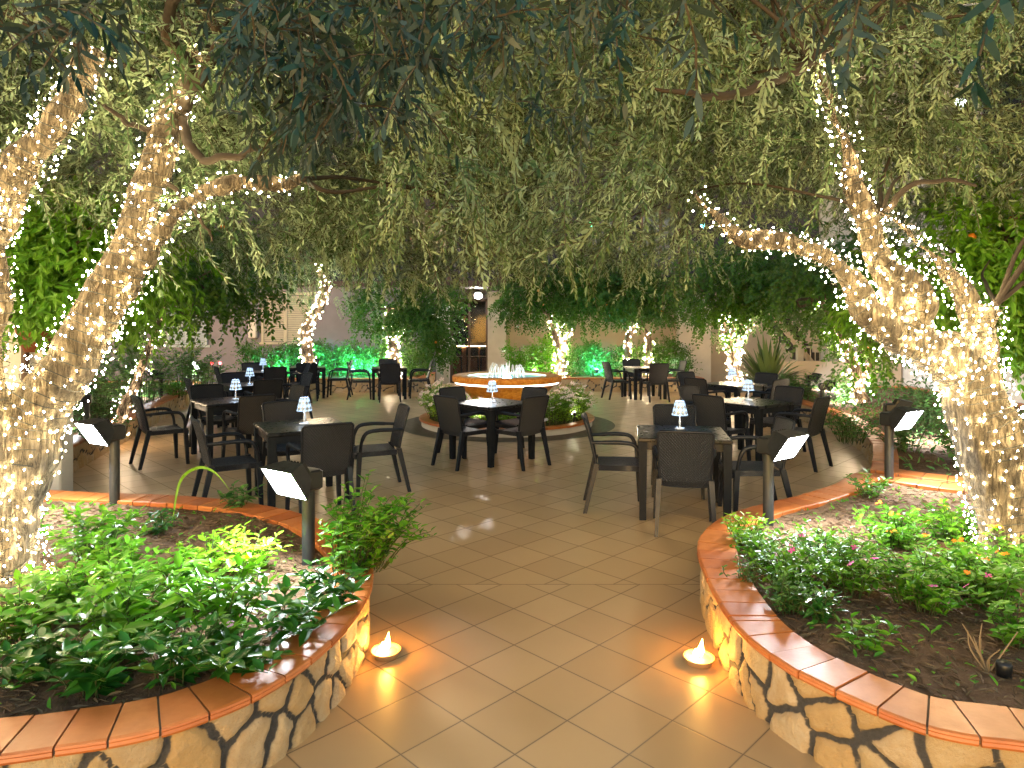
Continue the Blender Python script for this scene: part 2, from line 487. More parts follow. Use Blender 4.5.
def m_bowl(rough):
    m, nt = newmat('fountain_mosaic'); co = objco(nt)
    v = N(nt, 'ShaderNodeTexVoronoi'); v.inputs['Scale'].default_value = 26; L(nt, co, v.inputs[0])
    s = nt.nodes.new('ShaderNodeSeparateColor'); L(nt, v.outputs['Color'], s.inputs[0])
    c = ramp(nt, s.outputs[0], [(0, (.46, .16, .02)), (.5, (.56, .22, .03)), (1, (.64, .29, .05))])
    out(nt, princ(nt, c, rough, .3, 0, bump(nt, v.outputs[0], .2, .004)).outputs[0]); return m
M['bowl'] = m_bowl(.4); M['bowl_rim'] = m_bowl(.7)
m, nt = newmat('fountain_water')
co = objco(nt)
p = princ(nt, (.05, .42, .42), .3, .2, 0, bump(nt, noise(nt, co, 16, 3), .6, .02))
out(nt, p.outputs[0]); M['water'] = m
m, nt = newmat('water_jet')
p = princ(nt, (.9, .95, 1), .08, .6); p.inputs['Alpha'].default_value = .75
p.inputs['Emission Color'].default_value = (.8, .9, 1, 1); p.inputs['Emission Strength'].default_value = 0.0
out(nt, p.outputs[0]); M['jet'] = m
M['led'] = m_emit('led_strip', (1.0, .80, .62), 1.3)
M['led_pool_fill'] = m_emit('led_pool_fill', (.45, 1.0, .95), .7)
M['led_bar'] = m_emit('led_bar', (1.0, .62, .35), 6)
M['bulb'] = m_emit('fairy_bulb', (1.0, .77, .42), 35)
M['bulb_far'] = m_emit('fairy_bulb_far', (1.0, .75, .48), 45)
M['wire'] = m_plain('fairy_wire', (.02, .022, .016), .5, .4)
M['flame'] = m_emit('flame', (1.0, .40, .05), 40)
M['flame_core'] = m_emit('flame_core', (1.0, .60, .16), 60)
M['wax'] = m_plain('candle_wax', (.6, .40, .16), .5, .4, 0, .1)
M['wax'].node_tree.nodes['Principled BSDF'].inputs['Subsurface Weight'].default_value = .0
M['tin'] = m_plain('candle_dish', (.5, .33, .2), .45, .5, .1, .2)
M['lamp_glow'] = m_emit('lamp_crystal_lit', (.5, .72, 1.0), .2)
M['lamp_core'] = m_emit('lamp_led', (.66, .83, 1.0), 24)
m, nt = newmat('lamp_crystal'); p = princ(nt, (.30, .36, .48), .08, .8); out(nt, p.outputs[0]); M['crystal'] = m
m, nt = newmat('lamp_crystal_body'); p = princ(nt, (.75, .82, .9), .1, .8); p.inputs['Transmission Weight'].default_value = .4
out(nt, p.outputs[0]); M['crystal_body'] = m
M['teal_lens'] = m_emit('teal_lens', (.12, .95, .80), 330)
M['white_lens'] = m_emit('white_lens', (.8, .9, 1.0), 160)
M['warm_lens'] = m_emit('porch_lens', (1.0, .93, .84), 100)
M['pool_lens'] = m_emit('pool_lens', (.8, .92, 1.0), 38)
M['bed_fill_lens'] = m_emit('bed_fill_lens', (1.0, .86, .62), 48)
M['house_lens'] = m_emit('house_lens', (.8, .9, 1.0), 14)
M['blue_lens'] = m_emit('blue_lens', (.08, .5, 1.0), 14)
M['green_lens'] = m_emit('green_lens', (.08, .9, .3), 3)
M['red_lens'] = m_emit('red_lens', (1.0, .05, .06), 4)

# ---------------------------------------------------------------- the ground
mb = MB(); mb.add([[-60, -25, 0], [60, -25, 0], [60, 90, 0], [-60, 90, 0]], [[0, 1, 2, 3]])
tag(mb.build('tiled_floor', M['floor']), 'beige courtyard floor of square tiles laid diagonally', 'floor', kind='structure')
FX, FY = -.09, 11.85
mb = MB(); lathe(mb, [(1.5, .004), (1.9, .004)], 96, 0, False, (FX, FY))
tag(mb.build('paving_ring', M['ringstrip']), 'dark brown ring laid in the floor around the fountain bed', 'paving', kind='structure')

# ---------------------------------------------------------------- planters
def inside(poly, pts):
    x, y = pts[:, 0], pts[:, 1]; r = np.zeros(len(pts), bool); j = len(poly) - 1
    for i in range(len(poly)):
        xi, yi = poly[i]; xj, yj = poly[j]
        c = ((yi > y) != (yj > y)) & (x < (xj - xi) * (y - yi) / (yj - yi + 1e-12) + xi)
        r ^= c; j = i
    return r

def offset(P, d):
    """move a closed counter-clockwise loop inwards by d"""
    T = np.roll(P, -1, 0) - np.roll(P, 1, 0); T /= np.linalg.norm(T, axis=1)[:, None] + 1e-9
    return P + d * np.stack([-T[:, 1], T[:, 0]], 1)

def stone_wall_mesh(P, z0, z1, nz, seed, cw=.2, ch=.2):
    """P closed CCW loop of points; displaced crazy-paving outer face"""
    r = np.random.default_rng(seed)
    seg = np.linalg.norm(np.roll(P, -1, 0) - P, axis=1); Ltot = seg.sum()
    s = np.concatenate([[0], np.cumsum(seg)[:-1]])
    Nn = P - offset(P, .01); Nn /= np.linalg.norm(Nn, axis=1)[:, None]
    zz = np.linspace(z0, z1, nz)
    ncol = max(4, int(round(Ltot / cw))); rows = max(1, int(round((z1 - z0) / ch)))
    seeds = []
    for i in range(ncol):
        k = rows + (1 if r.random() < .5 else 0)
        for j in range(k):
            seeds.append(((i + .5 + r.uniform(-.33, .33)) * Ltot / ncol, z0 + (z1 - z0) * (j + .5 + r.uniform(-.3, .3) + (.25 if i % 2 else -.25)) / k))
    seeds = np.array(seeds); rv = r.random(len(seeds))
    S = np.concatenate([seeds, seeds + [Ltot, 0], seeds - [Ltot, 0]]); RV = np.tile(rv, 3)
    q = np.stack(np.meshgrid(s, zz, indexing='ij'), -1).reshape(-1, 2)
    q2 = q + np.stack([smooth_noise(q * 5, seed + 1), smooth_noise(q * 5, seed + 2)], 1) * .012
    edge = np.empty(len(q)); cell = np.empty(len(q))
    for a in range(0, len(q), 4000):
        b = q2[a:a + 4000]
        D = np.linalg.norm(b[:, None] - S[None], axis=2)
        i1 = D.argmin(1); d1 = D[np.arange(len(b)), i1]
        p1 = S[i1]
        mid = (p1[:, None] + S[None]) / 2; nv = S[None] - p1[:, None]
        nl = np.linalg.norm(nv, axis=2); nl[nl < 1e-6] = 1e9
        dist = ((mid - b[:, None]) * nv).sum(2) / nl
        dist[np.arange(len(b)), i1] = 9
        dist[nl > 1e8] = 9
        edge[a:a + 4000] = dist.min(1); cell[a:a + 4000] = RV[i1]
    disp = np.clip((edge - .010) / .018, 0, 1); disp = disp * disp * (3 - 2 * disp)
    disp = disp * .02 + smooth_noise(np.concatenate([q * 7, cell[:, None] * 9], 1), seed + 3) * .004
    V = np.concatenate([P[:, None].repeat(nz, 1) + Nn[:, None] * disp.reshape(len(P), nz, 1), np.broadcast_to(zz[None, :, None], (len(P), nz, 1))], 2).reshape(-1, 3)
    n = len(P)
    i = np.arange(n)[:, None]; j = np.arange(nz - 1)[None]; i2 = (i + 1) % n
    f = np.stack([i * nz + j, i2 * nz + j, i2 * nz + j + 1, i * nz + j + 1], -1).reshape(-1, 4)
    mb = MB(); mb.add(V, f, 0, True)
    mb.attrs = {'edge': edge, 'cell': cell}
    # inner face and top, plain mortar
    Pi = offset(P, .17)
    e = np.concatenate([np.c_[Pi, np.full(n, z0)], np.c_[Pi, np.full(n, z1)]])
    k = np.arange(n); k2 = (k + 1) % n
    mb.add(e, np.stack([k2, k, n + k, n + k2], 1)); mb.attrs['edge'] = np.concatenate([edge, np.zeros(2 * n)]); mb.attrs['cell'] = np.concatenate([cell, np.zeros(2 * n)])
    return mb

def coping_mesh(P, z, width, tile, seed, step, th=.036, skip=None):
    """bull-nosed tiles along a closed loop; P is the outer rim"""
    r = np.random.default_rng(seed); n = len(P); k = max(2, int(round(tile / step)))
    Tn = offset(P, 1.0) - P
    prof = [(.03, -th), (.006, -th), (0, -th * .72), (.004, -th * .45), (.0, -th * .3), (.003, -th * .1), (.014, 0), (width - .006, 0), (width, -.006), (width, -th)]
    mb = MB(); m_ = len(prof)
    for a in range(0, n, k):
        b = min(a + k, n)
        idx = np.arange(a, b + 1)
        pts = P[idx % n].copy(); nr = Tn[idx % n]
        d0 = pts[1] - pts[0]; d1 = pts[-2] - pts[-1]
        pts[0] += d0 / np.linalg.norm(d0) * .004; pts[-1] += d1 / np.linalg.norm(d1) * .004
        dz = r.uniform(-.0015, .0015); tilt = r.uniform(-.004, .004); do = r.uniform(-.002, .002)
        V = np.array([[list(p + q * (w + do)) + [z + h + dz + tilt * (i / (len(idx) - 1) - .5)] for (w, h) in prof] for i, (p, q) in enumerate(zip(pts, nr))]).reshape(-1, 3)
        i = np.arange(len(idx) - 1)[:, None] * m_; j = np.arange(m_)[None]; j2 = (j + 1) % m_
        f = np.stack([i + j, i + m_ + j, i + m_ + j2, i + j2], -1).reshape(-1, 4)
        V0 = mb.n
        faces = [list(x) for x in f] + [list(range(m_)), list(range((len(idx) - 1) * m_ + m_ - 1, (len(idx) - 1) * m_ - 1, -1))]
        mb.add(V, faces)
    # mortar bed just under the tile tops
    Po, Pi2 = offset(P, .012), offset(P, width - .008)
    e = np.concatenate([np.c_[Po, np.full(n, z - .008)], np.c_[Pi2, np.full(n, z - .008)], np.c_[Po, np.full(n, z - th + .004)]])
    q = np.arange(n); q2 = (q + 1) % n
    mb.add(e, np.concatenate([np.stack([q, q2, n + q2, n + q], 1), np.stack([2 * n + q, 2 * n + q2, q2, q], 1)]), 1)
    return mb
M['grout'] = m_plain('grey_mortar', (.20, .15, .11), .9, .2, 0, .3, 20, .3, 80)

SOILS = {}
def soil_z(key, x, y):
    P, zb, sd = SOILS[key]
    q = np.stack([np.atleast_1d(x), np.atleast_1d(y)], 1)
    return zb + .025 * smooth_noise(q, sd, .55) + .012 * smooth_noise(q, sd + 1, 2.5)

def planter(key, pts, label, step=.02, z=.34, width=.24, tile=.165, nz=26, seed=1, mound=0.0, closed_spline=True, cw=.135):
    P = resample(catmull(pts, 10, True) if closed_spline else np.array(pts, float), step, True)
    area = 0.5 * np.sum(P[:, 0] * np.roll(P[:, 1], -1) - np.roll(P[:, 0], -1) * P[:, 1])
    if area < 0: P = P[::-1].copy()
    t = thing('planter_wall', label, 'planter')
    stone_wall_mesh(offset(P, .04), 0, z - .034, nz, seed, cw, .24).build('stone_wall', M['stone'], t)
    coping_mesh(P, z, width, tile, seed, step).build('coping', [M['terracotta'], M['grout']], t)
    zb = z - .035
    SOILS[key] = (P, zb, seed * 7 + 3)
    Q = offset(P, .12)
    g = .05
    xs = np.arange(Q[:, 0].min(), Q[:, 0].max() + g, g); ys = np.arange(Q[:, 1].min(), Q[:, 1].max() + g, g)
    if len(xs) * len(ys) > 60000:
        g = .1; xs = np.arange(Q[:, 0].min(), Q[:, 0].max() + g, g); ys = np.arange(Q[:, 1].min(), Q[:, 1].max() + g, g)
    X, Y = np.meshgrid(xs, ys, indexing='ij')
    zz = soil_z(key, X.ravel(), Y.ravel())
    V = np.c_[X.ravel(), Y.ravel(), zz]
    ny = len(ys)
    i, j = np.meshgrid(np.arange(len(xs) - 1), np.arange(ny - 1), indexing='ij'); i = i.ravel(); j = j.ravel()
    cen = np.stack([xs[i] + g / 2, ys[j] + g / 2], 1)
    ok = inside(Q, cen); i, j = i[ok], j[ok]
    mb = MB(); mb.add(V, np.stack([i * ny + j, (i + 1) * ny + j, (i + 1) * ny + j + 1, i * ny + j + 1], 1), 0, True)
    tag(mb.build('soil', M['soil']), 'brown soil filling the ' + label.split(' with')[0], 'soil', kind='structure')
    return P

PL = planter('left', [(-5, 2.0), (-3, 2.08), (-2.0, 2.14), (-1.49, 2.23), (-1.165, 2.37), (-.93, 2.64), (-.80, 3.0), (-.757, 3.35), (-.78, 3.75), (-.95, 4.25), (-1.45, 4.9), (-2.3, 5.4), (-3.4, 5.62), (-5.2, 5.7), (-6.2, 4)],
             'curved stone planter in the left foreground with terracotta coping', seed=3)
PR = planter('right', [(1.05, 3.2), (1.09, 3.75), (1.21, 4.35), (1.5, 4.85), (1.9, 5.22), (2.38, 5.54), (2.85, 5.92), (3.22, 6.32), (3.42, 6.38), (3.7, 6.12), (4.15, 5.78), (5.5, 5.0), (6.2, 3.5), (5.2, 2.2), (3.2, 2.0), (2.2, 2.12), (1.73, 2.25), (1.437, 2.353), (1.2, 2.66), (1.09, 2.92)],
             'curved stone planter in the right foreground with terracotta coping', seed=5)
planter('rear_left', [(-4.95, 7.1), (-5.6, 9.4), (-6.27, 11.8), (-7.3, 15.5), (-7.75, 16.9), (-12, 16.9), (-12, 6.95), (-5.4, 6.95)],
        'long low planter behind the left row of tables with tiled coping', step=.05, seed=7, nz=14, closed_spline=False, tile=.2)
planter('rear_right', [(3.50, 6.52), (3.9, 7.2), (4.3, 7.95), (4.8, 9.2), (5.1, 10.4), (5.25, 12), (5.35, 14.5), (5.8, 15.5), (9.2, 15.5), (9.2, 5.0), (5.6, 5.06), (4.22, 5.87), (3.78, 6.19)],
        'curved planter behind the right row of tables with tiled coping', step=.05, seed=9, nz=14, closed_spline=False, tile=.2)
planter('back_left', [(-7.6, 17.3), (-2.25, 17.3), (-2.25, 19.7), (-7.6, 19.7)], 'straight stone planter under the shuttered wall with hedge', step=.05, seed=11, nz=14, closed_spline=False, z=.36)
planter('back_right', [(-.25, 17.5), (5.05, 17.5), (5.05, 19.7), (-.25, 19.7)], 'straight stone planter right of the doorway with hedge', step=.05, seed=13, nz=14, closed_spline=False, z=.36)

# ---------------------------------------------------------------- fountain
a = np.linspace(0, 2 * pi, 200, endpoint=False)
ringP = np.stack([FX + 1.545 * np.cos(a), FY + 1.545 * np.sin(a)], 1)
t = thing('fountain_bed', 'round low cream kerb with tiled rim around the fountain flowers', 'flower bed')
mb = MB(); lathe(mb, [(1.505, 0), (1.505, .10), (1.38, .10), (1.38, 0)], 96, 0, True, (FX, FY)); mb.build('kerb', M['plaster_white'], t)
coping_mesh(ringP, .14, .17, .2, 4, 2 * pi * 1.545 / 200).build('coping', [M['terracotta'], M['grout']], t)
mb = MB(); lathe(mb, [(.3, .13), (.9, .13), (1.4, .105)], 64, 0, True, (FX, FY))
tag(mb.build('soil', M['soil']), 'brown soil in the round fountain bed', 'soil', kind='structure')
t = thing('fountain', 'round orange tiled fountain bowl with glowing rim and turquoise water', 'fountain', (FX, FY, 0))
mb = MB()
lathe(mb, [(.50, .10), (.50, .2), (.56, .34), (.66, .50), (.78, .62), (.87, .70), (.895, .715)], 96)
mb.build('basin', M['bowl'], t)
mb = MB(); lathe(mb, [(.90, .725), (.918, .728), (.918, .75), (.90, .757)], 96); mb.build('light_strip', M['led'], t)
mb = MB(); lathe(mb, [(.905, .757), (.955, .758), (.968, .775), (.968, .845), (.955, .862), (.93, .868), (.72, .868), (.70, .86), (.69, .70), (.66, .66), (0.02, .62)], 96); mb.build('rim', M['bowl_rim'], t)
mb = MB(); lathe(mb, [(.001, .815), (.4, .815), (.692, .815)], 64); mb.build('water', M['water'], t)
mb = MB(); lathe(mb, [(.697, .832), (.690, .834), (.690, .848), (.697, .850)], 64); mb.build('inner_fill_light', M['led_pool_fill'], t)  # unseen glowing ring, added to make the water show turquoise
mb = MB(); jr = np.random.default_rng(3)
for k in range(16):
    an = k * 2 * pi / 16 + jr.uniform(-.1, .1); r0 = .2; h = jr.uniform(.17, .27)
    s_ = np.linspace(0, 1, 9)
    P = np.stack([np.cos(an) * (r0 + .13 * s_), np.sin(an) * (r0 + .13 * s_), .815 + h * 4 * s_ * (1 - s_) * (1 - .05 * s_)], 1)
    tube(mb, P, .006 + .010 * s_, 6)
for k in range(7):
    an = k * 2 * pi / 7; q = .05 if k else 0
    tube(mb, [(q * cos(an), q * sin(an), .815), (q * 1.2 * cos(an), q * 1.2 * sin(an), .95), (q * 1.4 * cos(an), q * 1.4 * sin(an), jr.uniform(1.02, 1.12))], [.022, .014, .004], 7)
mb.build('water_jets', M['jet'], t)
mb = MB(); lathe(mb, [(.001, .80), (.07, .80), (.07, .822), (.001, .824)], 20); mb.build('underwater_light', M['pool_lens'], t)

# ---------------------------------------------------------------- leaves
def leaf_narrow(Lh, W, droop=.12):
    v = np.array([[0, 0, 0], [-W / 2, .36 * Lh, -.02 * Lh], [W / 2, .36 * Lh, -.02 * Lh], [-W * .38, .72 * Lh, -droop * .55 * Lh], [W * .38, .72 * Lh, -droop * .55 * Lh], [0, Lh, -droop * Lh]])
    return v, [[0, 2, 1], [1, 2, 4, 3], [3, 4, 5]]
def leaf_broad(Lh, W, fold=.18, droop=.2):
    f = fold * W
    v = np.array([[0, 0, 0], [0, .3 * Lh, -.02 * Lh], [0, .68 * Lh, -.08 * Lh - droop * .3 * Lh], [0, Lh, -droop * Lh],
                  [-W * .46, .30 * Lh, f], [-W * .42, .66 * Lh, f - droop * .3 * Lh - .06 * Lh], [W * .46, .30 * Lh, f], [W * .42, .66 * Lh, f - droop * .3 * Lh - .06 * Lh]])
    return v, [[0, 1, 4], [0, 6, 1], [4, 1, 2, 5], [1, 6, 7, 2], [5, 2, 3], [2, 7, 3]]
def flower5(R):
    v = [[0, 0, 0]]; f = []
    for k in range(5):
        a0 = k * 2 * pi / 5
        n0 = len(v)
        for da, rr, z in ((-.45, .6, .1), (-.28, 1, .05), (.28, 1, .05), (.45, .6, .1)):
            v.append([R * rr * cos(a0 + da), R * rr * sin(a0 + da), R * z])
        f.append([0, n0, n0 + 1, n0 + 2, n0 + 3])
    return np.array(v), f

def orient(d, up):
    d = d / (np.linalg.norm(d, axis=1)[:, None] + 1e-9)
    x = np.cross(d, up); x /= np.linalg.norm(x, axis=1)[:, None] + 1e-9
    z = np.cross(x, d)
    return np.stack([x, d, z], 2)          # columns

def inst(mb, tv, tf, R, S, T, mat=0, smooth=False):
    n, k = len(T), len(tv)
    V = np.einsum('nij,kj->nki', R, tv) * np.asarray(S).reshape(-1, 1, 1) + T[:, None]
    V = V.reshape(-1, 3)
    off = (np.arange(n) * k)[:, None]
    for size in (3, 4, 5):
        fs = [f for f in tf if len(f) == size]
        if not fs: continue
        A = (np.asarray(fs).reshape(1, -1) + off).reshape(-1, size)
        # add with shared vertex block: store vertices once
        mb.lp.append((A + mb.n).ravel()); mb.tot.append(np.full(len(A), size))
        mb.mi.append(np.full(len(A), mat)); mb.sm.append(np.full(len(A), smooth))
    mb.v.append(V); mb.n += len(V)

def rand_unit(n, r):
    v = r.normal(size=(n, 3)); return v / np.linalg.norm(v, axis=1)[:, None]

def make_twig(r, Ln=.34, npair=11, ll=.07, lw=.015, ang=.85, droop=.35, broad=False):
    """one leafy sprig along +Y; returns verts, faces of leaves and of the stem"""
    t = np.linspace(0, 1, npair)
    P = np.stack([np.sin(t * 3 + r.uniform(0, 6)) * .03 * Ln, t * Ln, -droop * Ln * t * t], 1)
    mb = MB()
    tv, tf = (leaf_broad(ll, lw) if broad else leaf_narrow(ll, lw, r.uniform(.05, .3)))
    D, U, T_, S = [], [], [], []
    roll = r.uniform(0, 6.28)
    for k in range(npair):
        ax = np.array([0, 1, -2 * droop * t[k]]); ax /= np.linalg.norm(ax)
        rl = roll + k * pi / 2 + r.uniform(-.4, .4)
        side = np.array([cos(rl), 0, sin(rl)])
        for s in (1, -1):
            aa = ang * r.uniform(.6, 1.25) * (1 - .4 * t[k])
            d = ax * cos(aa) + s * side * sin(aa) + np.array([0, 0, -.15]) + r.normal(size=3) * .12
            D.append(d); U.append(ax + r.normal(size=3) * .5 + np.array([0, 0, 1.2])); T_.append(P[k]); S.append(r.uniform(.65, 1.15) * (1 - .25 * t[k]))
    D.append(np.array([0, 1, -.6])); U.append(np.array([0, 0, 1.])); T_.append(P[-1]); S.append(.8)
    inst(mb, tv, tf, orient(np.array(D), np.array(U)), S, np.array(T_))
    st = MB(); tube(st, P[::2] if npair > 4 else P, .0022, 3, 0, False, False)
    return mb, st

def raw(mb):
    v = np.concatenate(mb.v); f = []
    for lp, tot in zip(mb.lp, mb.tot):
        k = tot[0]; f += [list(x) for x in lp.reshape(-1, k)]
    return v, f

def twig_set(seed, n=6, **kw):
    r = np.random.default_rng(seed)
    S = []
    for i in range(n):
        a, b = make_twig(r, **kw); S.append((raw(a), raw(b)))
    return S

OLIVE = twig_set(11, 7, Ln=.34, npair=12, ll=.066, lw=.0152)
OLIVE_NEAR = twig_set(12, 5, Ln=.15, npair=6, ll=.060, lw=.0145, droop=.4)
CITRUS = twig_set(13, 5, Ln=.30, npair=7, ll=.085, lw=.042, ang=1.0, droop=.25)
CITRUS_BIG = twig_set(14, 5, Ln=.32, npair=8, ll=.10, lw=.036, ang=.9, droop=.5, broad=True)

def spray(twigs, anchors, dirs, r, scale=(.8, 1.25)):
    """leaves + stems of many sprigs as two collectors"""
    lf, st = MB(), MB()
    pick = r.integers(0, len(twigs), len(anchors))
    for k, (A, B) in enumerate(twigs):
        i = np.where(pick == k)[0]
        if not len(i): continue
        up = np.tile([0, 0, 1.0], (len(i), 1)) + r.normal(size=(len(i), 3)) * .35
        R = orient(dirs[i], up); S = r.uniform(*scale, len(i))
        inst(lf, A[0], A[1], R, S, anchors[i]); inst(st, B[0], B[1], R, S, anchors[i])
    return lf, st

# ---------------------------------------------------------------- fairy lights
def fairy(name, paths, label, density, rb, mat, parts=100, pitch=.055, seed=0, wire=True, stick=.02):
    """a string of little lamps wound round limbs; paths = [(P, radii)]"""
    r = np.random.default_rng(seed)
    root = thing('fairy_lights', label, 'fairy lights', tuple(paths[0][0][0]), group='fairy light strings wound round the trees')
    base = np.array(paths[0][0][0])
    pts = []; wm = MB()
    for (P, rr) in paths:
        P = resample(np.c_[P, rr], .03); R_ = P[:, 3]; P = P[:, :3]
        T, Nn, B = frames(P)
        seg = .03
        if not wire:
            n = r.poisson(2 * pi * R_ * seg * density + seg * density * .02)
            for i in range(len(P)):
                for q in range(n[i]):
                    a = r.uniform(0, 2 * pi); d = R_[i] * 1.03 + abs(r.normal()) * stick + .005
                    pts.append(P[i] + T[i] * r.uniform(0, seg) + d * (cos(a) * Nn[i] + sin(a) * B[i]))
        if wire:
            turns = len(P) * seg / pitch
            m = int(turns * 14)
            u = np.linspace(0, len(P) - 1.001, m); i0 = u.astype(int); fr = (u - i0)[:, None]
            C0 = P[i0] * (1 - fr) + P[np.minimum(i0 + 1, len(P) - 1)] * fr
            an = np.linspace(0, turns * 2 * pi, m) + smooth_noise(np.linspace(0, turns / 3, m)[:, None], seed) * 1.2
            rad_ = R_[i0] * 1.03 + .006
            W = C0 + rad_[:, None] * (np.cos(an)[:, None] * Nn[i0] + np.sin(an)[:, None] * B[i0])
            tube(wm, W - base, .0028, 3, 0, False, False)
            wl = np.concatenate([[0], np.cumsum(np.linalg.norm(np.diff(W, axis=0), axis=1))])
            gap = 1 / (density * pitch)
            for l_ in np.arange(gap, wl[-1], gap) + r.uniform(-.3, .3, len(np.arange(gap, wl[-1], gap))) * gap:
                q = min(np.searchsorted(wl, l_), len(W) - 1); o_ = W[q] - C0[q]; o_ = o_ / np.linalg.norm(o_)
                pts.append(W[q] + o_ * (.006 + abs(r.normal()) * stick * .8) + r.normal(size=3) * .012)
    pts = np.array(pts) - base
    if wire and wm.n: wm.build('wire', M['wire'], root)
    # the bulbs nearest to the lens as parts of their own
    order = np.argsort(np.linalg.norm(pts + base - np.array([0, 0, CH]), axis=1))
    pts = pts[order]
    bm_ = MB(); bm_.add(BV * rb, BF, 0, True); bme = bm_.mesh('bulb', mat)
    for p in pts[:parts]:
        o = link('bulb', bme, root); o.location = p
    rest = pts[parts:]
    if len(rest):
        mb = MB(); n = len(rest)
        V = (OV[None] * rb * r.uniform(.8, 1.2, (n, 1, 1)) + rest[:, None]).reshape(-1, 3)
        Fc = (OF[None] + (np.arange(n) * 6)[:, None, None]).reshape(-1, 3)
        mb.add(V, Fc, 0, True)
        o = mb.build('bulbs', mat, root)
        o['kind'] = 'stuff'
    return root

# ---------------------------------------------------------------- big olive trees
def limb(pix, radii, n=10, seed=0, wob=.012):
    """limb from (px, py, depth) knots"""
    P = np.array([at(*p) for p in pix])
    Q = catmull(np.c_[P, radii], n)
    q = Q[:, :3]; s = np.linspace(0, 1, len(q))[:, None] * len(pix)
    q = q + np.stack([smooth_noise(s, seed + k, .5) for k in range(3)], 1) * wob
    return q, np.maximum(Q[:, 3], .006)

def fused(paths, voxel, seed, rough=.016, name='trunk'):
    """limbs voxel-fused into one organic surface"""
    mb = MB()
    for P, R_ in paths: tube(mb, P, R_, 20)
    me = mb.mesh(name, M['bark'])
    o = link(name, me)
    md = o.modifiers.new('r', 'REMESH'); md.mode = 'VOXEL'; md.voxel_size = voxel
    sm = o.modifiers.new('s', 'SMOOTH'); sm.factor = .5; sm.iterations = 6
    dg = bpy.context.evaluated_depsgraph_get()
    me2 = bpy.data.meshes.new_from_object(o.evaluated_get(dg))
    bpy.data.objects.remove(o)
    n = len(me2.vertices)
    v = np.empty(n * 3, np.float32); me2.vertices.foreach_get('co', v); v = v.reshape(-1, 3).astype(float)
    nr = np.empty(n * 3, np.float32); me2.vertices.foreach_get('normal', nr); nr = nr.reshape(-1, 3)
    h = smooth_noise(v * np.array([1, 1, .3]), seed, 2.2, 4) * rough * 1.6 + smooth_noise(v, seed + 5, 1.2, 3) * rough * 1.4
    v = v + nr * h[:, None]
    me2.vertices.foreach_set('co', v.astype(np.float32).ravel())
    me2.polygons.foreach_set('use_smooth', np.ones(len(me2.polygons), bool))
    me2.materials.clear(); me2.materials.append(M['bark']); me2.update()
    me2.name = name
    return me2

def crown_points(n, r, xr, yr, zr, keep):
    out_ = []
    while sum(len(o) for o in out_) < n:
        p = np.stack([r.uniform(*xr, n), r.uniform(*yr, n), r.uniform(*zr, n)], 1)
        out_.append(p[keep(p)])
    return np.concatenate(out_)[:n]

def clump(p, seed, fr=.55):
    return smooth_noise(p, seed, fr, 3)

def olive_tree(label, paths, xr, yr, zr, ntw, seed, keep, centre, near_sprigs, extra_limbs):
    r = np.random.default_rng(seed)
    base = paths[0][0][0]
    root = thing('olive_tree', label, 'tree', (0, 0, 0))
    me = fused(paths, .016, seed)
    link('trunk', me, root)
    lm = MB()
    for P, R_ in extra_limbs: tube(lm, P, R_, 8)
    # boughs that carry the crown
    ends = crown_points(26, r, xr, yr, (zr[0] + .5, zr[1] - .2), keep)
    tips = [(p[0][-1], p[1][-1]) for p in paths]
    for e in ends:
        k = np.argmin([np.linalg.norm(t_[0] - e) for t_ in tips]); s0 = tips[k][0]
        mid = (s0 + e) / 2 + r.normal(size=3) * .18 + np.array([0, 0, .15])
        P = catmull([s0, (s0 * 2 + mid) / 3 + r.normal(size=3) * .06, mid, e], 7)
        tube(lm, P, np.linspace(min(.016, tips[k][1] + .004), .004, len(P)), 6)
    lm.build('branches', M['bough'], root)
    cl = crown_points(ntw // 11, r, xr, yr, zr, keep)
    cdir = rand_unit(len(cl), r) * .6 + (cl - np.array(centre)) * np.array([.25, .25, .12]) + np.array([0, 0, -.1])
    cdir /= np.linalg.norm(cdir, axis=1)[:, None]
    own = r.integers(0, len(cl), ntw)
    along = r.uniform(-.2, .2, (ntw, 1))
    p = cl[own] + cdir[own] * along + r.normal(size=(ntw, 3)) * .12
    d = cdir[own] * .75 + rand_unit(ntw, r) * .95 + np.array([0, 0, -.12])
    ok = keep(p + np.array([0, 0, .12])); p, d = p[ok], d[ok]
    lf, st = spray(OLIVE, p, d, r, (.6, 1.3))

    lf.build('crown', M['olive'], root); st.build('twigs', M['twig'], root)
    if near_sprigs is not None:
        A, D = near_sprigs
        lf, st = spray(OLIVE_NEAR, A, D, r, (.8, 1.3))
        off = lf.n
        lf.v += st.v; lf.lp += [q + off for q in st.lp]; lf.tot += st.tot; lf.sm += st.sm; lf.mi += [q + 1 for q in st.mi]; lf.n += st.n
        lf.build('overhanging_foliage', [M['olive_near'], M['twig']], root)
    return root

def sprigs(boxes, r):
    A, D = [], []
    for (x0, x1, y0, y1, d0, d1, n) in boxes:
        for _ in range(n):
            Y = r.uniform(d0, d1) + .25
            A.append(at(r.uniform(x0, x1), r.uniform(y0, y1), Y))
            D.append(np.array([r.normal() * .6, r.normal() * .5, -.4 + r.normal() * .45]))
    return np.array(A), np.array(D)

def px_of(p): return 512 + p[:, 0] / p[:, 1] * F
def py_of(p): return HZ - (p[:, 2] - CH) / p[:, 1] * F

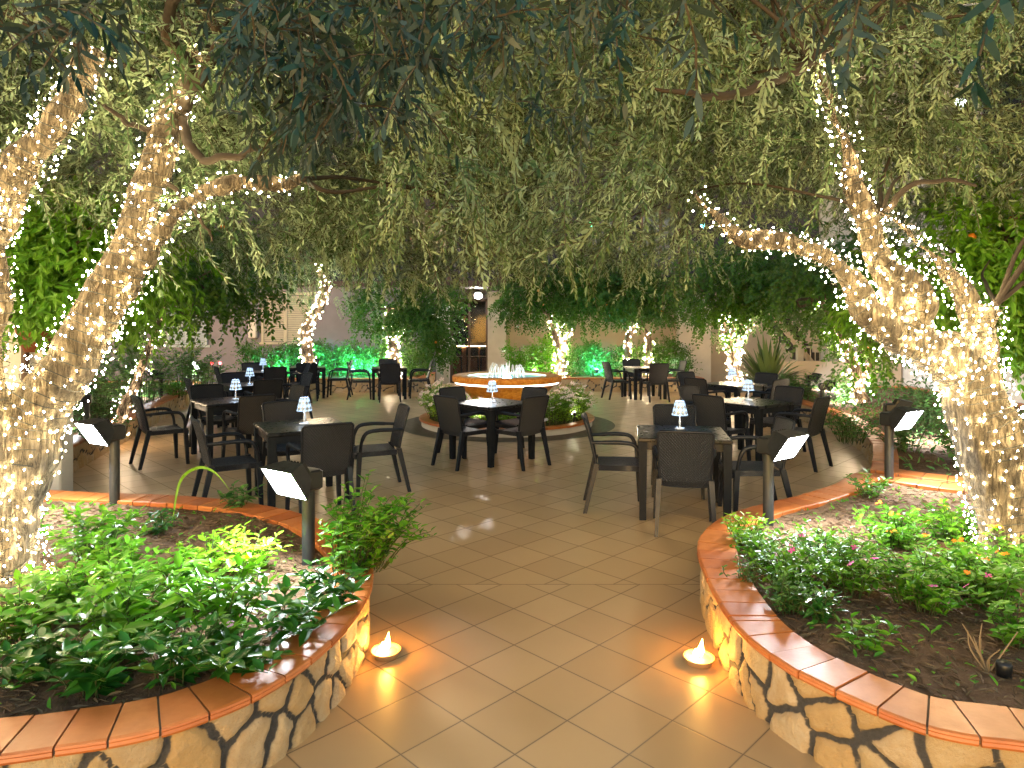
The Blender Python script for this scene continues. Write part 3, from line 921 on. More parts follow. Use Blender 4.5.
# left olive
LA = [limb([(-30, 620, 3.5), (-22, 560, 3.5), (-6, 500, 3.5), (20, 444, 3.5), (52, 386, 3.52), (88, 330, 3.56), (116, 276, 3.6), (137, 225, 3.66), (152, 180, 3.7), (165, 132, 3.76), (180, 95, 3.82), (196, 50, 3.9)], [.34, .26, .205, .165, .14, .122, .102, .088, .08, .078, .065, .05], 10, 1),
      limb([(92, 340, 3.6), (128, 290, 3.6), (156, 240, 3.58), (188, 203, 3.6), (225, 187, 3.62), (265, 184, 3.66), (303, 181, 3.72)], [.09, .06, .05, .045, .04, .032, .022], 10, 2),
      limb([(-40, 600, 3.45), (-75, 460, 3.5), (-70, 330, 3.5), (-40, 255, 3.5), (0, 200, 3.52), (38, 148, 3.55), (68, 102, 3.6), (95, 50, 3.7)], [.25, .17, .14, .12, .105, .095, .08, .06], 10, 3),
      limb([(0, 575, 3.4), (-6, 470, 3.36), (-2, 370, 3.34), (3, 290, 3.34), (0, 240, 3.36), (-18, 170, 3.4)], [.12, .06, .042, .038, .034, .025], 10, 4)]
LX = [limb([(178, 112, 3.8), (192, 75, 3.75), (172, 45, 3.6), (168, 15, 3.5), (190, -20, 3.4)], [.05, .04, .035, .03, .025], 8, 5),
      limb([(180, 120, 3.8), (190, 145, 3.7), (205, 160, 3.65), (235, 155, 3.6), (262, 148, 3.6)], [.035, .026, .022, .019, .015], 8, 6),
      limb([(185, 100, 3.8), (215, 55, 3.7), (212, 20, 3.6), (190, -10, 3.5)], [.04, .03, .028, .02], 8, 7),
      limb([(183, 118, 3.8), (150, 130, 3.7), (128, 122, 3.6), (105, 105, 3.5)], [.025, .018, .014, .01], 8, 8),
      limb([(165, 180, 3.7), (185, 200, 3.8), (205, 225, 3.9), (212, 240, 4)], [.015, .012, .01, .007], 8, 9)]
r_ = np.random.default_rng(21)
def keep_left(p):
    px, py = px_of(p), py_of(p)
    zb = 2.42 + .24 * smooth_noise(p[:, :2], 31, .45) + .10 * smooth_noise(p[:, :2], 32, 1.6)
    zb = zb + np.where(p[:, 0] < -2.9, .35, 0)
    ok = (p[:, 2] > zb) & (clump(p, 33, .95) > -.22) & (p[:, 0] < .1 + .25 * smooth_noise(p[:, 1:], 34, .5))
    trunk = (p[:, 1] < 3.95) & (px < 330) & (py > 70)
    return ok & ~trunk
SA = sprigs([(-20, 150, -60, 30, 1.1, 1.6, 18), (60, 110, 10, 30, 1.1, 1.4, 4), (235, 420, -60, 70, 1.3, 2.0, 150), (280, 410, 50, 125, 1.5, 2.1, 40), (250, 320, 110, 140, 1.8, 2.2, 8), (420, 520, -50, 40, 1.4, 1.9, 24)], r_)
olive_tree('old olive tree with leaning thick trunk in the left planter, wrapped in lights', LA, (-5.2, .2), (3.4, 7.6), (1.95, 5.3), 17500, 41, keep_left, (-2.3, 4.2, 2.6), SA, LX)
fairy('fairy_lights', [LA[0], LA[1], LA[2], LA[3]], 'warm fairy lights coiled around the leaning left olive trunk', 350, .0042, M['bulb'], seed=5)

# right olive
RB = [limb([(1060, 640, 4.0), (1034, 585, 4.0), (1014, 525, 4.0), (994, 455, 4.02), (978, 400, 4.04), (962, 362, 4.06), (940, 345, 4.05)], [.34, .265, .225, .20, .19, .18, .12], 10, 11),
      limb([(965, 372, 4.05), (930, 350, 4.03), (898, 340, 4.0), (874, 320, 3.98), (856, 293, 3.97), (838, 268, 3.95), (814, 251, 3.92), (785, 243, 3.9), (745, 238, 3.86), (717, 217, 3.82), (694, 192, 3.8)], [.16, .13, .105, .092, .085, .078, .068, .056, .046, .036, .02], 10, 12),
      limb([(925, 350, 4.02), (905, 318, 3.98), (893, 280, 3.96), (872, 238, 3.95), (856, 190, 3.94), (846, 142, 3.92), (830, 102, 3.88), (815, 62, 3.84)], [.11, .09, .082, .075, .062, .052, .042, .03], 10, 13),
      limb([(975, 385, 4.06), (982, 340, 4.08), (972, 305, 4.1), (952, 277, 4.1), (928, 252, 4.08), (903, 229, 4.06), (884, 213, 4.05)], [.15, .11, .085, .07, .06, .05, .03], 10, 14),
      limb([(905, 330, 3.98), (925, 303, 3.9), (915, 282, 3.85), (893, 268, 3.84), (880, 255, 3.84)], [.08, .075, .065, .05, .03], 10, 15),
      limb([(980, 335, 4.08), (994, 318, 4.0), (998, 303, 3.98)], [.07, .055, .05], 10, 16)]
for _P, _R in LA + RB: _R *= .88
RX = [
      limb([(815, 62, 3.84), (790, 74, 3.8), (755, 88, 3.72), (718, 97, 3.66), (690, 94, 3.6), (655, 88, 3.6)], [.02, .024, .026, .024, .018, .008], 8, 18),
      limb([(815, 62, 3.84), (835, 20, 3.8), (880, -20, 3.7)], [.028, .024, .02], 8, 19),
      limb([(884, 213, 4.05), (905, 190, 4.0), (935, 180, 4.0), (975, 185, 4.1)], [.022, .018, .014, .01], 8, 20)]
def keep_right(p):
    px, py = px_of(p), py_of(p)
    zb = 2.44 + .24 * smooth_noise(p[:, :2], 51, .45) + .10 * smooth_noise(p[:, :2], 52, 1.6) + np.where(p[:, 0] > 2.1, .35, 0)
    ok = (p[:, 2] > zb) & (clump(p, 53, .95) > -.22) & (p[:, 0] > -.1 + .25 * smooth_noise(p[:, 1:], 54, .5))
    trunk = (p[:, 1] < 4.35) & (px > 670) & (py > 60)
    return ok & ~trunk
SB = sprigs([(570, 660, -60, 10, 1.1, 1.5, 9), (600, 640, 10, 40, 1.3, 1.6, 3), (480, 620, -40, 40, 1.6, 2.4, 40), (660, 880, -60, 5, 1.0, 1.5, 12), (830, 880, -40, 10, 1.0, 1.3, 4), (900, 1040, -80, -20, 1.0, 1.4, 6), (420, 600, 40, 120, 2.2, 2.9, 22), (1000, 1040, -30, 0, .9, 1.2, 2)], r_)
olive_tree('old olive tree with forked thick trunk in the right planter, wrapped in lights', RB, (-.2, 5.6), (3.5, 7.8), (1.95, 5.5), 19500, 43, keep_right, (2.6, 4.6, 2.6), SB, RX)
fairy('fairy_lights', RB, 'warm fairy lights coiled around the forked right olive trunk', 340, .0046, M['bulb'], seed=6)

# ---------------------------------------------------------------- citrus and other trees
def small_tree(name, label, paths, blobs, ntw, seed, mat, twigs=CITRUS, fruits=0, cat='tree', scale=(.9, 1.35), barkmat='bark_far'):
    r = np.random.default_rng(seed)
    root = thing(name, label, cat, (0, 0, 0))
    mb = MB()
    for P, R_ in paths: tube(mb, P, R_, 10)
    tips = [p[0][-1] for p in paths]
    A, D = [], []
    blobs = [(b[0], b[1], b[2], b[3] * 1.25, b[4] * 1.2, b[5] * 1.25) for b in blobs]
    w = np.array([b[3] * b[4] * b[5] for b in blobs]); w = w / w.sum()
    for (cx, cy_, cz, rx, ry, rz_), k in zip(blobs, (w * ntw).astype(int)):
        u = rand_unit(k, r) * (r.random((k, 1)) ** .42)
        p = np.array([cx, cy_, cz]) + u * np.array([rx, ry, rz_]) * (1 + .25 * smooth_noise(u, seed + 3, .7)[:, None])
        g = smooth_noise(p, seed + 9, .9, 2) > -.35
        A.append(p[g]); d = u + rand_unit(k, r) * .5 + np.array([0, 0, -.35]); D.append(d[g])
        t_ = tips[int(np.argmin([np.linalg.norm(q - np.array([cx, cy_, cz])) for q in tips]))]
        for _ in range(4):
            e = np.array([cx, cy_, cz]) + rand_unit(1, r)[0] * np.array([rx, ry, rz_]) * .7
            P = catmull([t_, (t_ + e) / 2 + r.normal(size=3) * .1, e], 5)
            tube(mb, P, np.linspace(.035, .008, len(P)), 5)
    mb.build('trunk', M[barkmat], root)
    A = np.concatenate(A); D = np.concatenate(D)
    lf, st = spray(twigs, A, D, r, scale)
    lf.build('crown', M[mat], root)
    if fruits:
        fm = MB(); fm.add(BV * .038, BF, 0, True); fme = fm.mesh('fruit', M['orange_fruit'])
        front = A[np.argsort(A[:, 1])[: len(A) // 2]]
        for q in front[r.integers(0, len(front), fruits)]:
            o = link('fruit', fme, root); o.location = q - np.array([0, .1, .06])
    return root

def B(px, py, Y, rx, ry, rz_):
    p = at(px, py, Y); return (p[0], p[1], p[2], rx, ry, rz_)

f1 = [limb([(311, 372, 16.2), (306, 345, 16.2), (309, 325, 16.2), (320, 305, 16.2), (325, 288, 16.2), (318, 265, 16.2)], [.17, .13, .12, .11, .09, .06], 8, 31, .03)]
small_tree('olive_tree', 'slender olive tree with curved lit trunk by the shuttered window', f1, [B(318, 255, 16, 1.5, 1.2, .9), B(280, 265, 16.5, 1.2, 1, .7)], 700, 61, 'olive', OLIVE, scale=(1, 1.5))
fairy('f', f1, 'fairy lights on the curved slender trunk by the shutters', 95, .009, M['bulb_far'], 0, seed=11, wire=False, stick=.03)
f2 = [limb([(394, 378, 18), (393, 345, 18), (387, 325, 18), (390, 308, 18)], [.15, .13, .09, .06], 8, 32, .02), limb([(393, 345, 18), (402, 330, 18), (404, 318, 18)], [.08, .06, .04], 8, 33, .02)]
small_tree('orange_tree', 'dark orange tree with lit trunk left of the doorway', f2, [B(392, 306, 17.8, .95, .9, .6), B(428, 316, 17.6, .8, .8, .75), B(437, 345, 17.8, .45, .5, .45)], 1700, 62, 'citrus_dark', fruits=3)
fairy('f', f2, 'fairy lights on the forked trunk left of the doorway', 105, .009, M['bulb_far'], 0, seed=12, wire=False, stick=.03)
f3 = [limb([(560, 378, 18.2), (560, 350, 18.2), (554, 332, 18.2), (550, 315, 18.2)], [.15, .12, .08, .05], 8, 34, .02), limb([(560, 352, 18.2), (568, 335, 18.2), (566, 318, 18.2)], [.08, .07, .05], 8, 35, .02)]
small_tree('orange_tree', 'bushy orange tree with lit trunk right of the doorway', f3, [B(545, 293, 18, 1.0, .9, .7), B(580, 296, 18, .9, .9, .7), B(520, 300, 18, .55, .6, .55), B(565, 280, 18.2, 1.1, .9, .6)], 2100, 63, 'citrus_dark', fruits=4)
fairy('f', f3, 'fairy lights on the short trunk beside the pale green bush', 95, .009, M['bulb_far'], 0, seed=13, wire=False, stick=.04)
f4 = [limb([(632, 378, 18.2), (627, 350, 18.2), (629, 335, 18.2), (640, 323, 18.2)], [.13, .08, .07, .05], 8, 36, .02), limb([(645, 378, 18.2), (649, 350, 18.2), (647, 335, 18.2), (640, 323, 18.2)], [.1, .08, .07, .05], 8, 37, .02)]
small_tree('orange_tree', 'orange tree on two lit arching stems by the pale pillar', f4, [B(635, 296, 18, 1.0, .9, .55), B(650, 285, 18.1, .9, .8, .6), B(615, 290, 18, .8, .8, .6), B(662, 306, 18, .35, .5, .4)], 1700, 64, 'citrus_dark', fruits=3)
fairy('f', f4, 'fairy lights on two arching stems beside the pale pillar', 90, .009, M['bulb_far'], 0, seed=14, wire=False, stick=.03)
f5 = [limb([(735, 382, 15.2), (734, 360, 15.2), (727, 335, 15.2), (721, 308, 15.2)], [.15, .1, .08, .05], 8, 38, .02), limb([(735, 362, 15.2), (740, 335, 15.2), (748, 318, 15.2), (754, 300, 15.2)], [.09, .08, .07, .04], 8, 39, .02), limb([(735, 362, 15.2), (733, 330, 15.2), (731, 312, 15.2)], [.08, .06, .04], 8, 40, .02)]
small_tree('orange_tree', 'orange tree with three lit stems behind the right tables', f5, [B(725, 290, 15, 1.0, .9, .7), B(770, 300, 14.5, .9, .8, .7), B(790, 280, 14, 1.0, .8, .7), B(712, 312, 15.2, .5, .5, .5), B(760, 265, 14.5, 1.2, .9, .6)], 2300, 65, 'citrus', fruits=5)
fairy('f', f5, 'fairy lights on three rising stems behind the right tables', 115, .0082, M['bulb_far'], 0, seed=15, wire=False, stick=.05)
f6 = [limb([(862, 402, 11), (858, 380, 11), (848, 350, 11), (833, 322, 11), (820, 300, 11)], [.11, .08, .07, .05, .03], 8, 41, .02), limb([(858, 385, 11), (870, 360, 11), (868, 340, 11)], [.06, .05, .03], 8, 42, .02)]
small_tree('orange_tree', 'orange tree with lit sprawling branches beside the stair', f6, [B(835, 280, 11, .9, .8, .7), B(870, 300, 11, .7, .7, .7), B(865, 360, 11.2, .5, .5, .35), B(880, 265, 11, .9, .8, .6)], 1400, 66, 'citrus', fruits=6)
fairy('f', f6, 'fairy lights on sprawling branches beside the stair', 150, .007, M['bulb_far'], 0, seed=16, wire=False, stick=.07)
f7 = [limb([(118, 432, 9.6), (128, 400, 9.6), (143, 365, 9.6), (156, 330, 9.6), (163, 300, 9.6)], [.1, .07, .055, .045, .03], 8, 43, .02)]
small_tree('orange_tree', 'orange tree with lit branch beyond the leaning left trunk', f7, [B(150, 275, 9.6, 1.0, .9, .6), B(210, 278, 9.8, .9, .9, .5), B(185, 255, 10, 1.2, 1, .6), B(115, 300, 9.6, .6, .6, .6)], 1800, 67, 'citrus', fruits=4)
fairy('f', f7, 'fairy lights on the branch beyond the leaning left trunk', 170, .006, M['bulb_far'], 0, seed=17, wire=False, stick=.08)
f8 = [limb([(1085, 490, 6.1), (1065, 380, 6.1), (1030, 300, 6.0), (990, 250, 6.0)], [.14, .1, .07, .04], 8, 44, .02)]
small_tree('orange_tree', 'bright green orange tree behind the forked right trunk', f8, [B(985, 255, 6.0, .55, .55, .4), B(1030, 270, 5.9, .55, .55, .45), B(940, 285, 6.2, .42, .5, .33), B(1010, 310, 6.0, .42, .5, .3), B(900, 300, 6.6, .4, .4, .25), B(960, 235, 6.2, .4, .4, .3)], 1200, 68, 'citrus_lit', CITRUS_BIG, fruits=7)
f9 = [limb([(-40, 470, 5.6), (-20, 360, 5.5), (20, 300, 5.4), (60, 280, 5.3)], [.08, .06, .045, .03], 8, 45, .02)]
small_tree('citrus_tree', 'bright green leafy tree over the clay wall pot', f9, [B(45, 262, 5.3, .36, .4, .3), B(75, 250, 5.3, .34, .34, .3), B(15, 245, 5.3, .34, .34, .3), B(85, 288, 5.2, .22, .24, .16), B(95, 235, 5.4, .34, .34, .26), B(130, 265, 5.6, .3, .3, .25)], 800, 69, 'citrus_lit', CITRUS_BIG)

# ---------------------------------------------------------------- shrubs, hedges, bedding plants
def plant(name, label, loc, h, rx, seed, mat, nstem=14, leaf=(.055, .026), per=12, spread=.9, droop=.2, flowers=None, cat='plant', group=None, stemmat='stem', lean=(0, 0)):
    """a bedding plant: many stems with leaves all along, tops fuller"""
    r = np.random.default_rng(seed)
    root = thing(name, label, cat, tuple(loc), 0, group)
    tv, tf = leaf_broad(leaf[0], leaf[1], .2, droop)
    D, U, T_, S = [], [], [], []; st = MB(); tops = []
    for k in range(nstem):
        a = r.uniform(0, 2 * pi); q = r.random() ** .55
        e = np.array([cos(a) * q * rx + lean[0], sin(a) * q * rx + lean[1], h * r.uniform(.55, 1.05) * (1 - .35 * q * q)])
        b = np.array([cos(a) * q * rx * .35, sin(a) * q * rx * .35, -.02])
        P = catmull([b, (b + e) / 2 + np.array([-.1 * cos(a) * rx, -.1 * sin(a) * rx, .12 * h]) + r.normal(size=3) * .02, e], 6)
        tube(st, P, np.linspace(.0038, .0016, len(P)), 4, 0, True, False)
        tops.append(e)
        for j in range(per):
            t_ = 1 - .93 * (j / per) ** 1.1
            i = t_ * (len(P) - 1); i0 = min(int(i), len(P) - 2); p = P[i0] + (P[i0 + 1] - P[i0]) * (i - i0)
            ph = j * 2.4 + r.uniform(-.5, .5)
            el = r.uniform(.0, .75) + (.3 if j < 3 else 0)
            D.append([cos(ph) * cos(el), sin(ph) * cos(el), sin(el) - .1]); U.append([r.normal() * .25, r.normal() * .25, 1])
            T_.append(p); S.append(r.uniform(.6, 1.2) * (.75 if j < 3 else 1))
    lf = MB(); inst(lf, tv, tf, orient(np.array(D), np.array(U)), S, np.array(T_), 0, True)
    lf.build('leaves', M[mat], root); st.build('stems', M[stemmat], root)
    if flowers:
        kind, cnt, R = flowers
        for q in range(cnt):
            fm = MB(); fv, ff = flower5(R); m_ = 5 if kind in ('orange', 'yellow', 'red', 'lilac') else 1
            cen = np.zeros((m_, 3)) if m_ == 1 else r.normal(size=(m_, 3)) * R * .8 * [1, 1, .35]
            dd = np.tile([0, 1, .2], (m_, 1)) + r.normal(size=(m_, 3)) * .3
            uu = np.tile([0, -.5, 1.], (m_, 1)) + r.normal(size=(m_, 3)) * .35
            inst(fm, fv, ff, orient(dd, uu), np.full(m_, 1.0 if m_ == 1 else .6), cen)
            o = fm.build('flower', M['fl_' + (kind if isinstance(kind, str) else kind[q % len(kind)])], root)
            tp = tops[r.integers(0, len(tops))]
            o.location = tp + np.array([0, 0, .025])
    return root

def bed(key, px, py, z=.31):
    p = on(px, py, z); zz = float(soil_z(key, p[0], p[1])[0])
    return np.array([p[0], p[1], zz])

PLANTS = [
 # key, px, py(base), height, radius, mat, stems, leaf, per, flowers, name, label
 ('left', 95, 560, .30, .26, 'shrub', 26, (.07, .032), 12, ('red', 1, .014), 'lantana_bush', 'green bush with one red flower beside the left olive base'),
 ('left', 55, 610, .26, .22, 'shrub', 22, (.065, .03), 11, None, 'leafy_shrub', 'low green bush at the foot of the leaning trunk'),
 ('left', 130, 645, .34, .30, 'shrub', 30, (.085, .036), 12, None, 'leafy_shrub', 'tall bright green shrub in the middle of the left planter'),
 ('left', 220, 640, .30, .24, 'shrub', 22, (.075, .034), 11, ('lilac', 1, .014), 'leafy_shrub', 'green shrub with one lilac flower in the left planter'),
 ('left', 245, 575, .22, .20, 'shrub_lime', 22, (.06, .026), 11, None, 'leafy_shrub', 'lime green shrub under the left front floodlight head'),
 ('left', 40, 665, .20, .25, 'laurel', 18, (.075, .034), 9, None, 'laurel_plant', 'dark glossy plant in the front left corner of the planter'),
 ('left', 175, 680, .20, .20, 'laurel', 16, (.08, .036), 9, None, 'laurel_plant', 'dark glossy plant behind the left coping bend'),
 ('left', 285, 640, .22, .17, 'laurel', 12, (.085, .038), 9, None, 'laurel_plant', 'dark glossy sprigs leaning over the coping near the candle'),
 ('left', 350, 575, .50, .27, 'shrub', 52, (.055, .026), 14, None, 'trailing_shrub', 'tall trailing shrub spilling over the left planter end'),
 ('left', 372, 565, .36, .2, 'shrub', 28, (.05, .022), 12, None, 'trailing_shrub', 'lighter shrub tip hanging over the path beside the left floodlight'),
 ('left', 160, 530, .14, .16, 'laurel', 10, (.06, .028), 8, None, 'leafy_shrub', 'small plant beside the grey floodlight post on the left'),
 ('left', 235, 510, .16, .2, 'hedge', 12, (.06, .028), 8, None, 'leafy_shrub', 'thin plant by the rear coping of the left planter'),
 ('left', 30, 535, .2, .15, 'shrub', 12, (.06, .028), 9, None, 'leafy_shrub', 'green sprout pressed against the left olive trunk'),
 ('left', 15, 640, .24, .22, 'shrub', 18, (.08, .036), 11, None, 'leafy_shrub', 'green shrub at the left edge of the left planter'),
 ('left', 105, 610, .26, .22, 'shrub', 20, (.075, .034), 11, None, 'leafy_shrub', 'dense green shrub between the red flower bush and the tall shrub'),
 ('left', 185, 605, .26, .22, 'shrub', 20, (.08, .035), 11, None, 'leafy_shrub', 'mid green shrub behind the lilac flowered one'),
 ('left', 205, 565, .18, .2, 'shrub_lime', 16, (.06, .026), 10, None, 'leafy_shrub', 'small lime shrub left of the one under the floodlight'),
 ('left', 95, 690, .2, .2, 'laurel', 14, (.085, .038), 9, None, 'laurel_plant', 'dark glossy plant in front of the tall bright shrub'),
 ('left', 235, 672, .16, .14, 'laurel', 10, (.085, .038), 9, None, 'laurel_plant', 'dark glossy shoots resting on the left coping tiles'),
 ('left', 330, 610, .24, .15, 'laurel', 14, (.075, .034), 10, None, 'laurel_plant', 'dark glossy plant right of the black floodlight post'),
 ('left', 125, 575, .22, .2, 'shrub', 18, (.065, .03), 11, None, 'leafy_shrub', 'green shrub right of the red flower bush'),
 ('right', 765, 565, .2, .17, 'shrub', 20, (.05, .022), 12, None, 'vinca_plant', 'green bedding plant between the floodlight and the pink flowers'),
 ('right', 825, 565, .22, .18, 'shrub', 20, (.05, .022), 12, ('pink', 1, .022), 'vinca_plant', 'green bedding plant with a single pink flower at the back'),
 ('right', 955, 585, .22, .22, 'shrub', 24, (.055, .026), 12, None, 'vinca_plant', 'flowerless green bedding plant before the forked trunk'),
 ('right', 1010, 575, .22, .2, 'shrub', 20, (.06, .03), 11, ('orange', 2, .02), 'lantana_bush', 'green bush with orange flowers right of the forked trunk base'),
 ('right', 790, 612, .16, .12, 'hedge', 12, (.05, .022), 9, None, 'leafy_shrub', 'dark thin plant along the inner edge of the right coping'),
 ('right', 790, 590, .22, .20, 'shrub', 26, (.05, .022), 12, ('pink', 2, .022), 'vinca_plant', 'green bedding plant with pink flowers by the right coping'),
 ('right', 850, 590, .27, .24, 'shrub', 30, (.058, .025), 12, ('pink', 3, .022), 'vinca_plant', 'tallest bedding plant with pink flowers in the right planter'),
 ('right', 920, 605, .27, .24, 'shrub', 30, (.06, .028), 12, ('pink', 3, .024), 'vinca_plant', 'green bedding plant with pink flowers near the right trunk'),
 ('right', 745, 545, .18, .15, 'shrub_lime', 16, (.05, .022), 10, None, 'leafy_shrub', 'pale leafy plant around the right front floodlight post'),
 ('right', 895, 545, .22, .22, 'shrub', 24, (.055, .03), 11, (('orange'), 4, .02), 'lantana_bush', 'green bush with orange flowers behind the pink ones'),
 ('right', 955, 540, .22, .24, 'shrub', 26, (.055, .03), 11, (('yellow'), 5, .02), 'lantana_bush', 'green bush with yellow flowers beside the forked trunk'),
 ('right', 990, 605, .25, .22, 'shrub', 26, (.06, .032), 11, (('orange'), 3, .02), 'lantana_bush', 'green bush with orange flowers at the right trunk base'),
 ('right', 868, 650, .12, .10, 'shrub', 6, (.06, .03), 7, None, 'leafy_shrub', 'small lone seedling on bare soil of the right planter'),
 ('right', 815, 620, .14, .10, 'laurel', 7, (.07, .026), 8, None, 'leafy_shrub', 'silvery young plant close to the right coping'),
 ('right', 1015, 640, .18, .16, 'shrub', 12, (.06, .03), 9, None, 'leafy_shrub', 'leafy shoots at the right edge of the right planter'),
 ('right', 745, 585, .16, .10, 'hedge', 9, (.035, .016), 8, None, 'leafy_shrub', 'sparse little plant against the curve of the right coping'),
 ('right', 870, 495, .18, .16, 'shrub', 10, (.06, .028), 8, None, 'leafy_shrub', 'thin plant between the right coping and the second floodlight'),
 ('rear_right', 970, 470, .45, .3, 'hedge', 22, (.09, .045), 9, None, 'leafy_shrub', 'broad leaved bush behind the straight coping on the right'),
 ('rear_right', 850, 440, .35, .35, 'hedge', 22, (.07, .035), 9, None, 'leafy_shrub', 'low bush along the curved wall behind the right tables'),
 ('rear_right', 930, 430, .6, .4, 'hedge', 26, (.09, .04), 9, None, 'leafy_shrub', 'dark bush behind the two right floodlights'),
 ('rear_right', 855, 405, .5, .45, 'hedge', 26, (.08, .04), 10, None, 'leafy_shrub', 'dense bush below the lit sprawling branches'),
 ('rear_right', 800, 398, .45, .5, 'hedge', 26, (.09, .045), 9, None, 'leafy_shrub', 'green bush in front of the stair railing'),
 ('rear_right', 905, 452, .3, .3, 'hedge', 18, (.07, .035), 9, None, 'leafy_shrub', 'low plant around the foot of the second right floodlight'),
 ('rear_left', 95, 420, .9, .55, 'hedge', 50, (.08, .035), 13, None, 'leafy_shrub', 'large dark bush behind the leaning left trunk'),
 ('rear_left', 140, 402, 1.05, .7, 'hedge', 56, (.085, .04), 13, None, 'leafy_shrub', 'tall dark bush in the middle of the rear left planter'),
 ('rear_left', 185, 392, .9, .7, 'hedge', 46, (.09, .045), 12, None, 'leafy_shrub', 'dark bush below the blue shutters'),
 ('rear_left', 100, 440, .25, .3, 'hedge', 18, (.07, .035), 9, None, 'leafy_shrub', 'low plant near the front end of the rear left planter'),
 ('rear_left', 178, 396, .3, .35, 'shrub', 16, (.07, .035), 9, None, 'leafy_shrub', 'small bright plant by the rear left coping'),
 ('rear_left', 205, 385, .55, .6, 'hedge', 22, (.09, .045), 9, None, 'leafy_shrub', 'low bush near the farthest left floodlight'),
]
for i, (key, px, py, h, rx, mat, ns, lf_, per, fl, nm, lab) in enumerate(PLANTS):
    plant(nm, lab, bed(key, px, py), h * (1.15 if key in ('left', 'right') else 1.3), rx * (1.12 if key == 'left' else 1.28 if key == 'right' else 1.35), 100 + i, mat, int(ns * (1.05 if key == 'left' else 1.75 if key == 'right' else 2.1)), (lf_[0] * (1.25 if key == 'left' else 1.1), lf_[1] * (1.25 if key == 'left' else 1.1)), per, flowers=fl, lean=((.12, -.05) if 'spilling' in lab else (.16, 0) if 'hanging over' in lab else (.10, -.14) if 'leaning over' in lab else (.07, -.13) if 'resting on' in lab or 'front left corner' in lab else (0, 0)))

# bare twig plant
r_ = np.random.default_rng(77); mb = MB(); p0 = bed('right', 988, 668)
for k in range(9):
    e = np.array([r_.normal() * .07, r_.normal() * .05, r_.uniform(.08, .2)])
    tube(mb, catmull([(0, 0, -.01), e * .5 + r_.normal(size=3) * .012, e], 4), np.linspace(.005, .002, 9), 5)
o = mb.build('bare_twigs', M['dry_stem']); o.location = p0; tag(o, 'bare dry twigs of a cut shrub at the right front corner', 'plant')
mb = MB(); lathe(mb, [(.0, .0), (.028, 0), (.03, .05), (.026, .06), (.001, .062)], 16); o = mb.build('sprinkler', M['metal_black'])
o.location = bed('right', 1004, 672); tag(o, 'small black sprinkler cap standing in the right soil', 'sprinkler')
# arching long leaf
mb = MB(); c0 = bed('left', 172, 522)
P = catmull([c0, at(180, 482, 5.0), at(197, 468, 4.95), at(214, 472, 4.9), at(230, 490, 4.85)], 8)
T, Nn, Bb = frames(P); w = .011 * np.sin(np.linspace(.35, pi, len(P)))
up = np.tile([0, 0, 1.0], (len(P), 1)); sd = np.cross(T, [0.3, -1, .2]); sd /= np.linalg.norm(sd, axis=1)[:, None]
V = np.concatenate([P + sd * w[:, None], P - np.array([0, 0, .006]), P - sd * w[:, None]]); n = len(P); k = np.arange(n - 1)
mb.add(V, np.concatenate([np.stack([k, k + 1, n + k + 1, n + k], 1), np.stack([n + k, n + k + 1, 2 * n + k + 1, 2 * n + k], 1)]), 0, True)
tag(mb.build('arching_leaf', M['shrub_lime']), 'long lime green blade arching near the left floodlights', 'plant')

# fallen leaves and small weeds on the soil
def litter(key, n, seed, mat, sizes, name, label, lift=.004, el=(.0, .4), ymax=99):
    r = np.random.default_rng(seed); P, zb, sd = SOILS[key]; Q = offset(P, .27)
    p = np.stack([r.uniform(max(Q[:, 0].min(), -9), Q[:, 0].max(), n * 4), r.uniform(Q[:, 1].min(), min(ymax, Q[:, 1].max()), n * 4)], 1)
    p = p[inside(Q, p)][:n]
    z = soil_z(key, p[:, 0], p[:, 1]) + lift
    a = r.uniform(0, 2 * pi, len(p)); e = r.uniform(*el, len(p))
    D = np.stack([np.cos(a) * np.cos(e), np.sin(a) * np.cos(e), np.sin(e)], 1); U = np.tile([0, 0, 1.], (len(p), 1)) + r.normal(size=(len(p), 3)) * .35
    mb = MB(); tv, tf = leaf_broad(*sizes, .25, .15); inst(mb, tv, tf, orient(D, U), r.uniform(.5, 1.3, len(p)), np.c_[p, z])
    tag(mb.build(name, M[mat]), label, 'ground cover', kind='stuff')
litter('left', 9000, 1, 'litter', (.055, .011), 'fallen_leaves', 'dry fallen leaves over the left planter soil')
litter('right', 9000, 2, 'litter', (.055, .011), 'fallen_leaves', 'dry fallen leaves over the right planter soil')
litter('right', 1500, 3, 'shrub', (.04, .016), 'weeds', 'scattered green weeds on the right planter soil', .01, (.2, .9))
litter('left', 1500, 4, 'shrub', (.04, .016), 'weeds', 'scattered green weeds on the left planter soil', .01, (.2, .9))
litter('rear_left', 3000, 5, 'litter', (.06, .02), 'fallen_leaves', 'dry fallen leaves in the rear left planter')
litter('rear_right', 3000, 6, 'litter', (.06, .02), 'fallen_leaves', 'dry fallen leaves in the rear right planter')
litter('rear_left', 2500, 7, 'hedge', (.08, .03), 'weeds', 'low green growth in the rear left planter', .02, (.3, 1.2))
litter('rear_right', 2500, 8, 'hedge', (.08, .03), 'weeds', 'low green growth in the rear right planter', .02, (.3, 1.2))

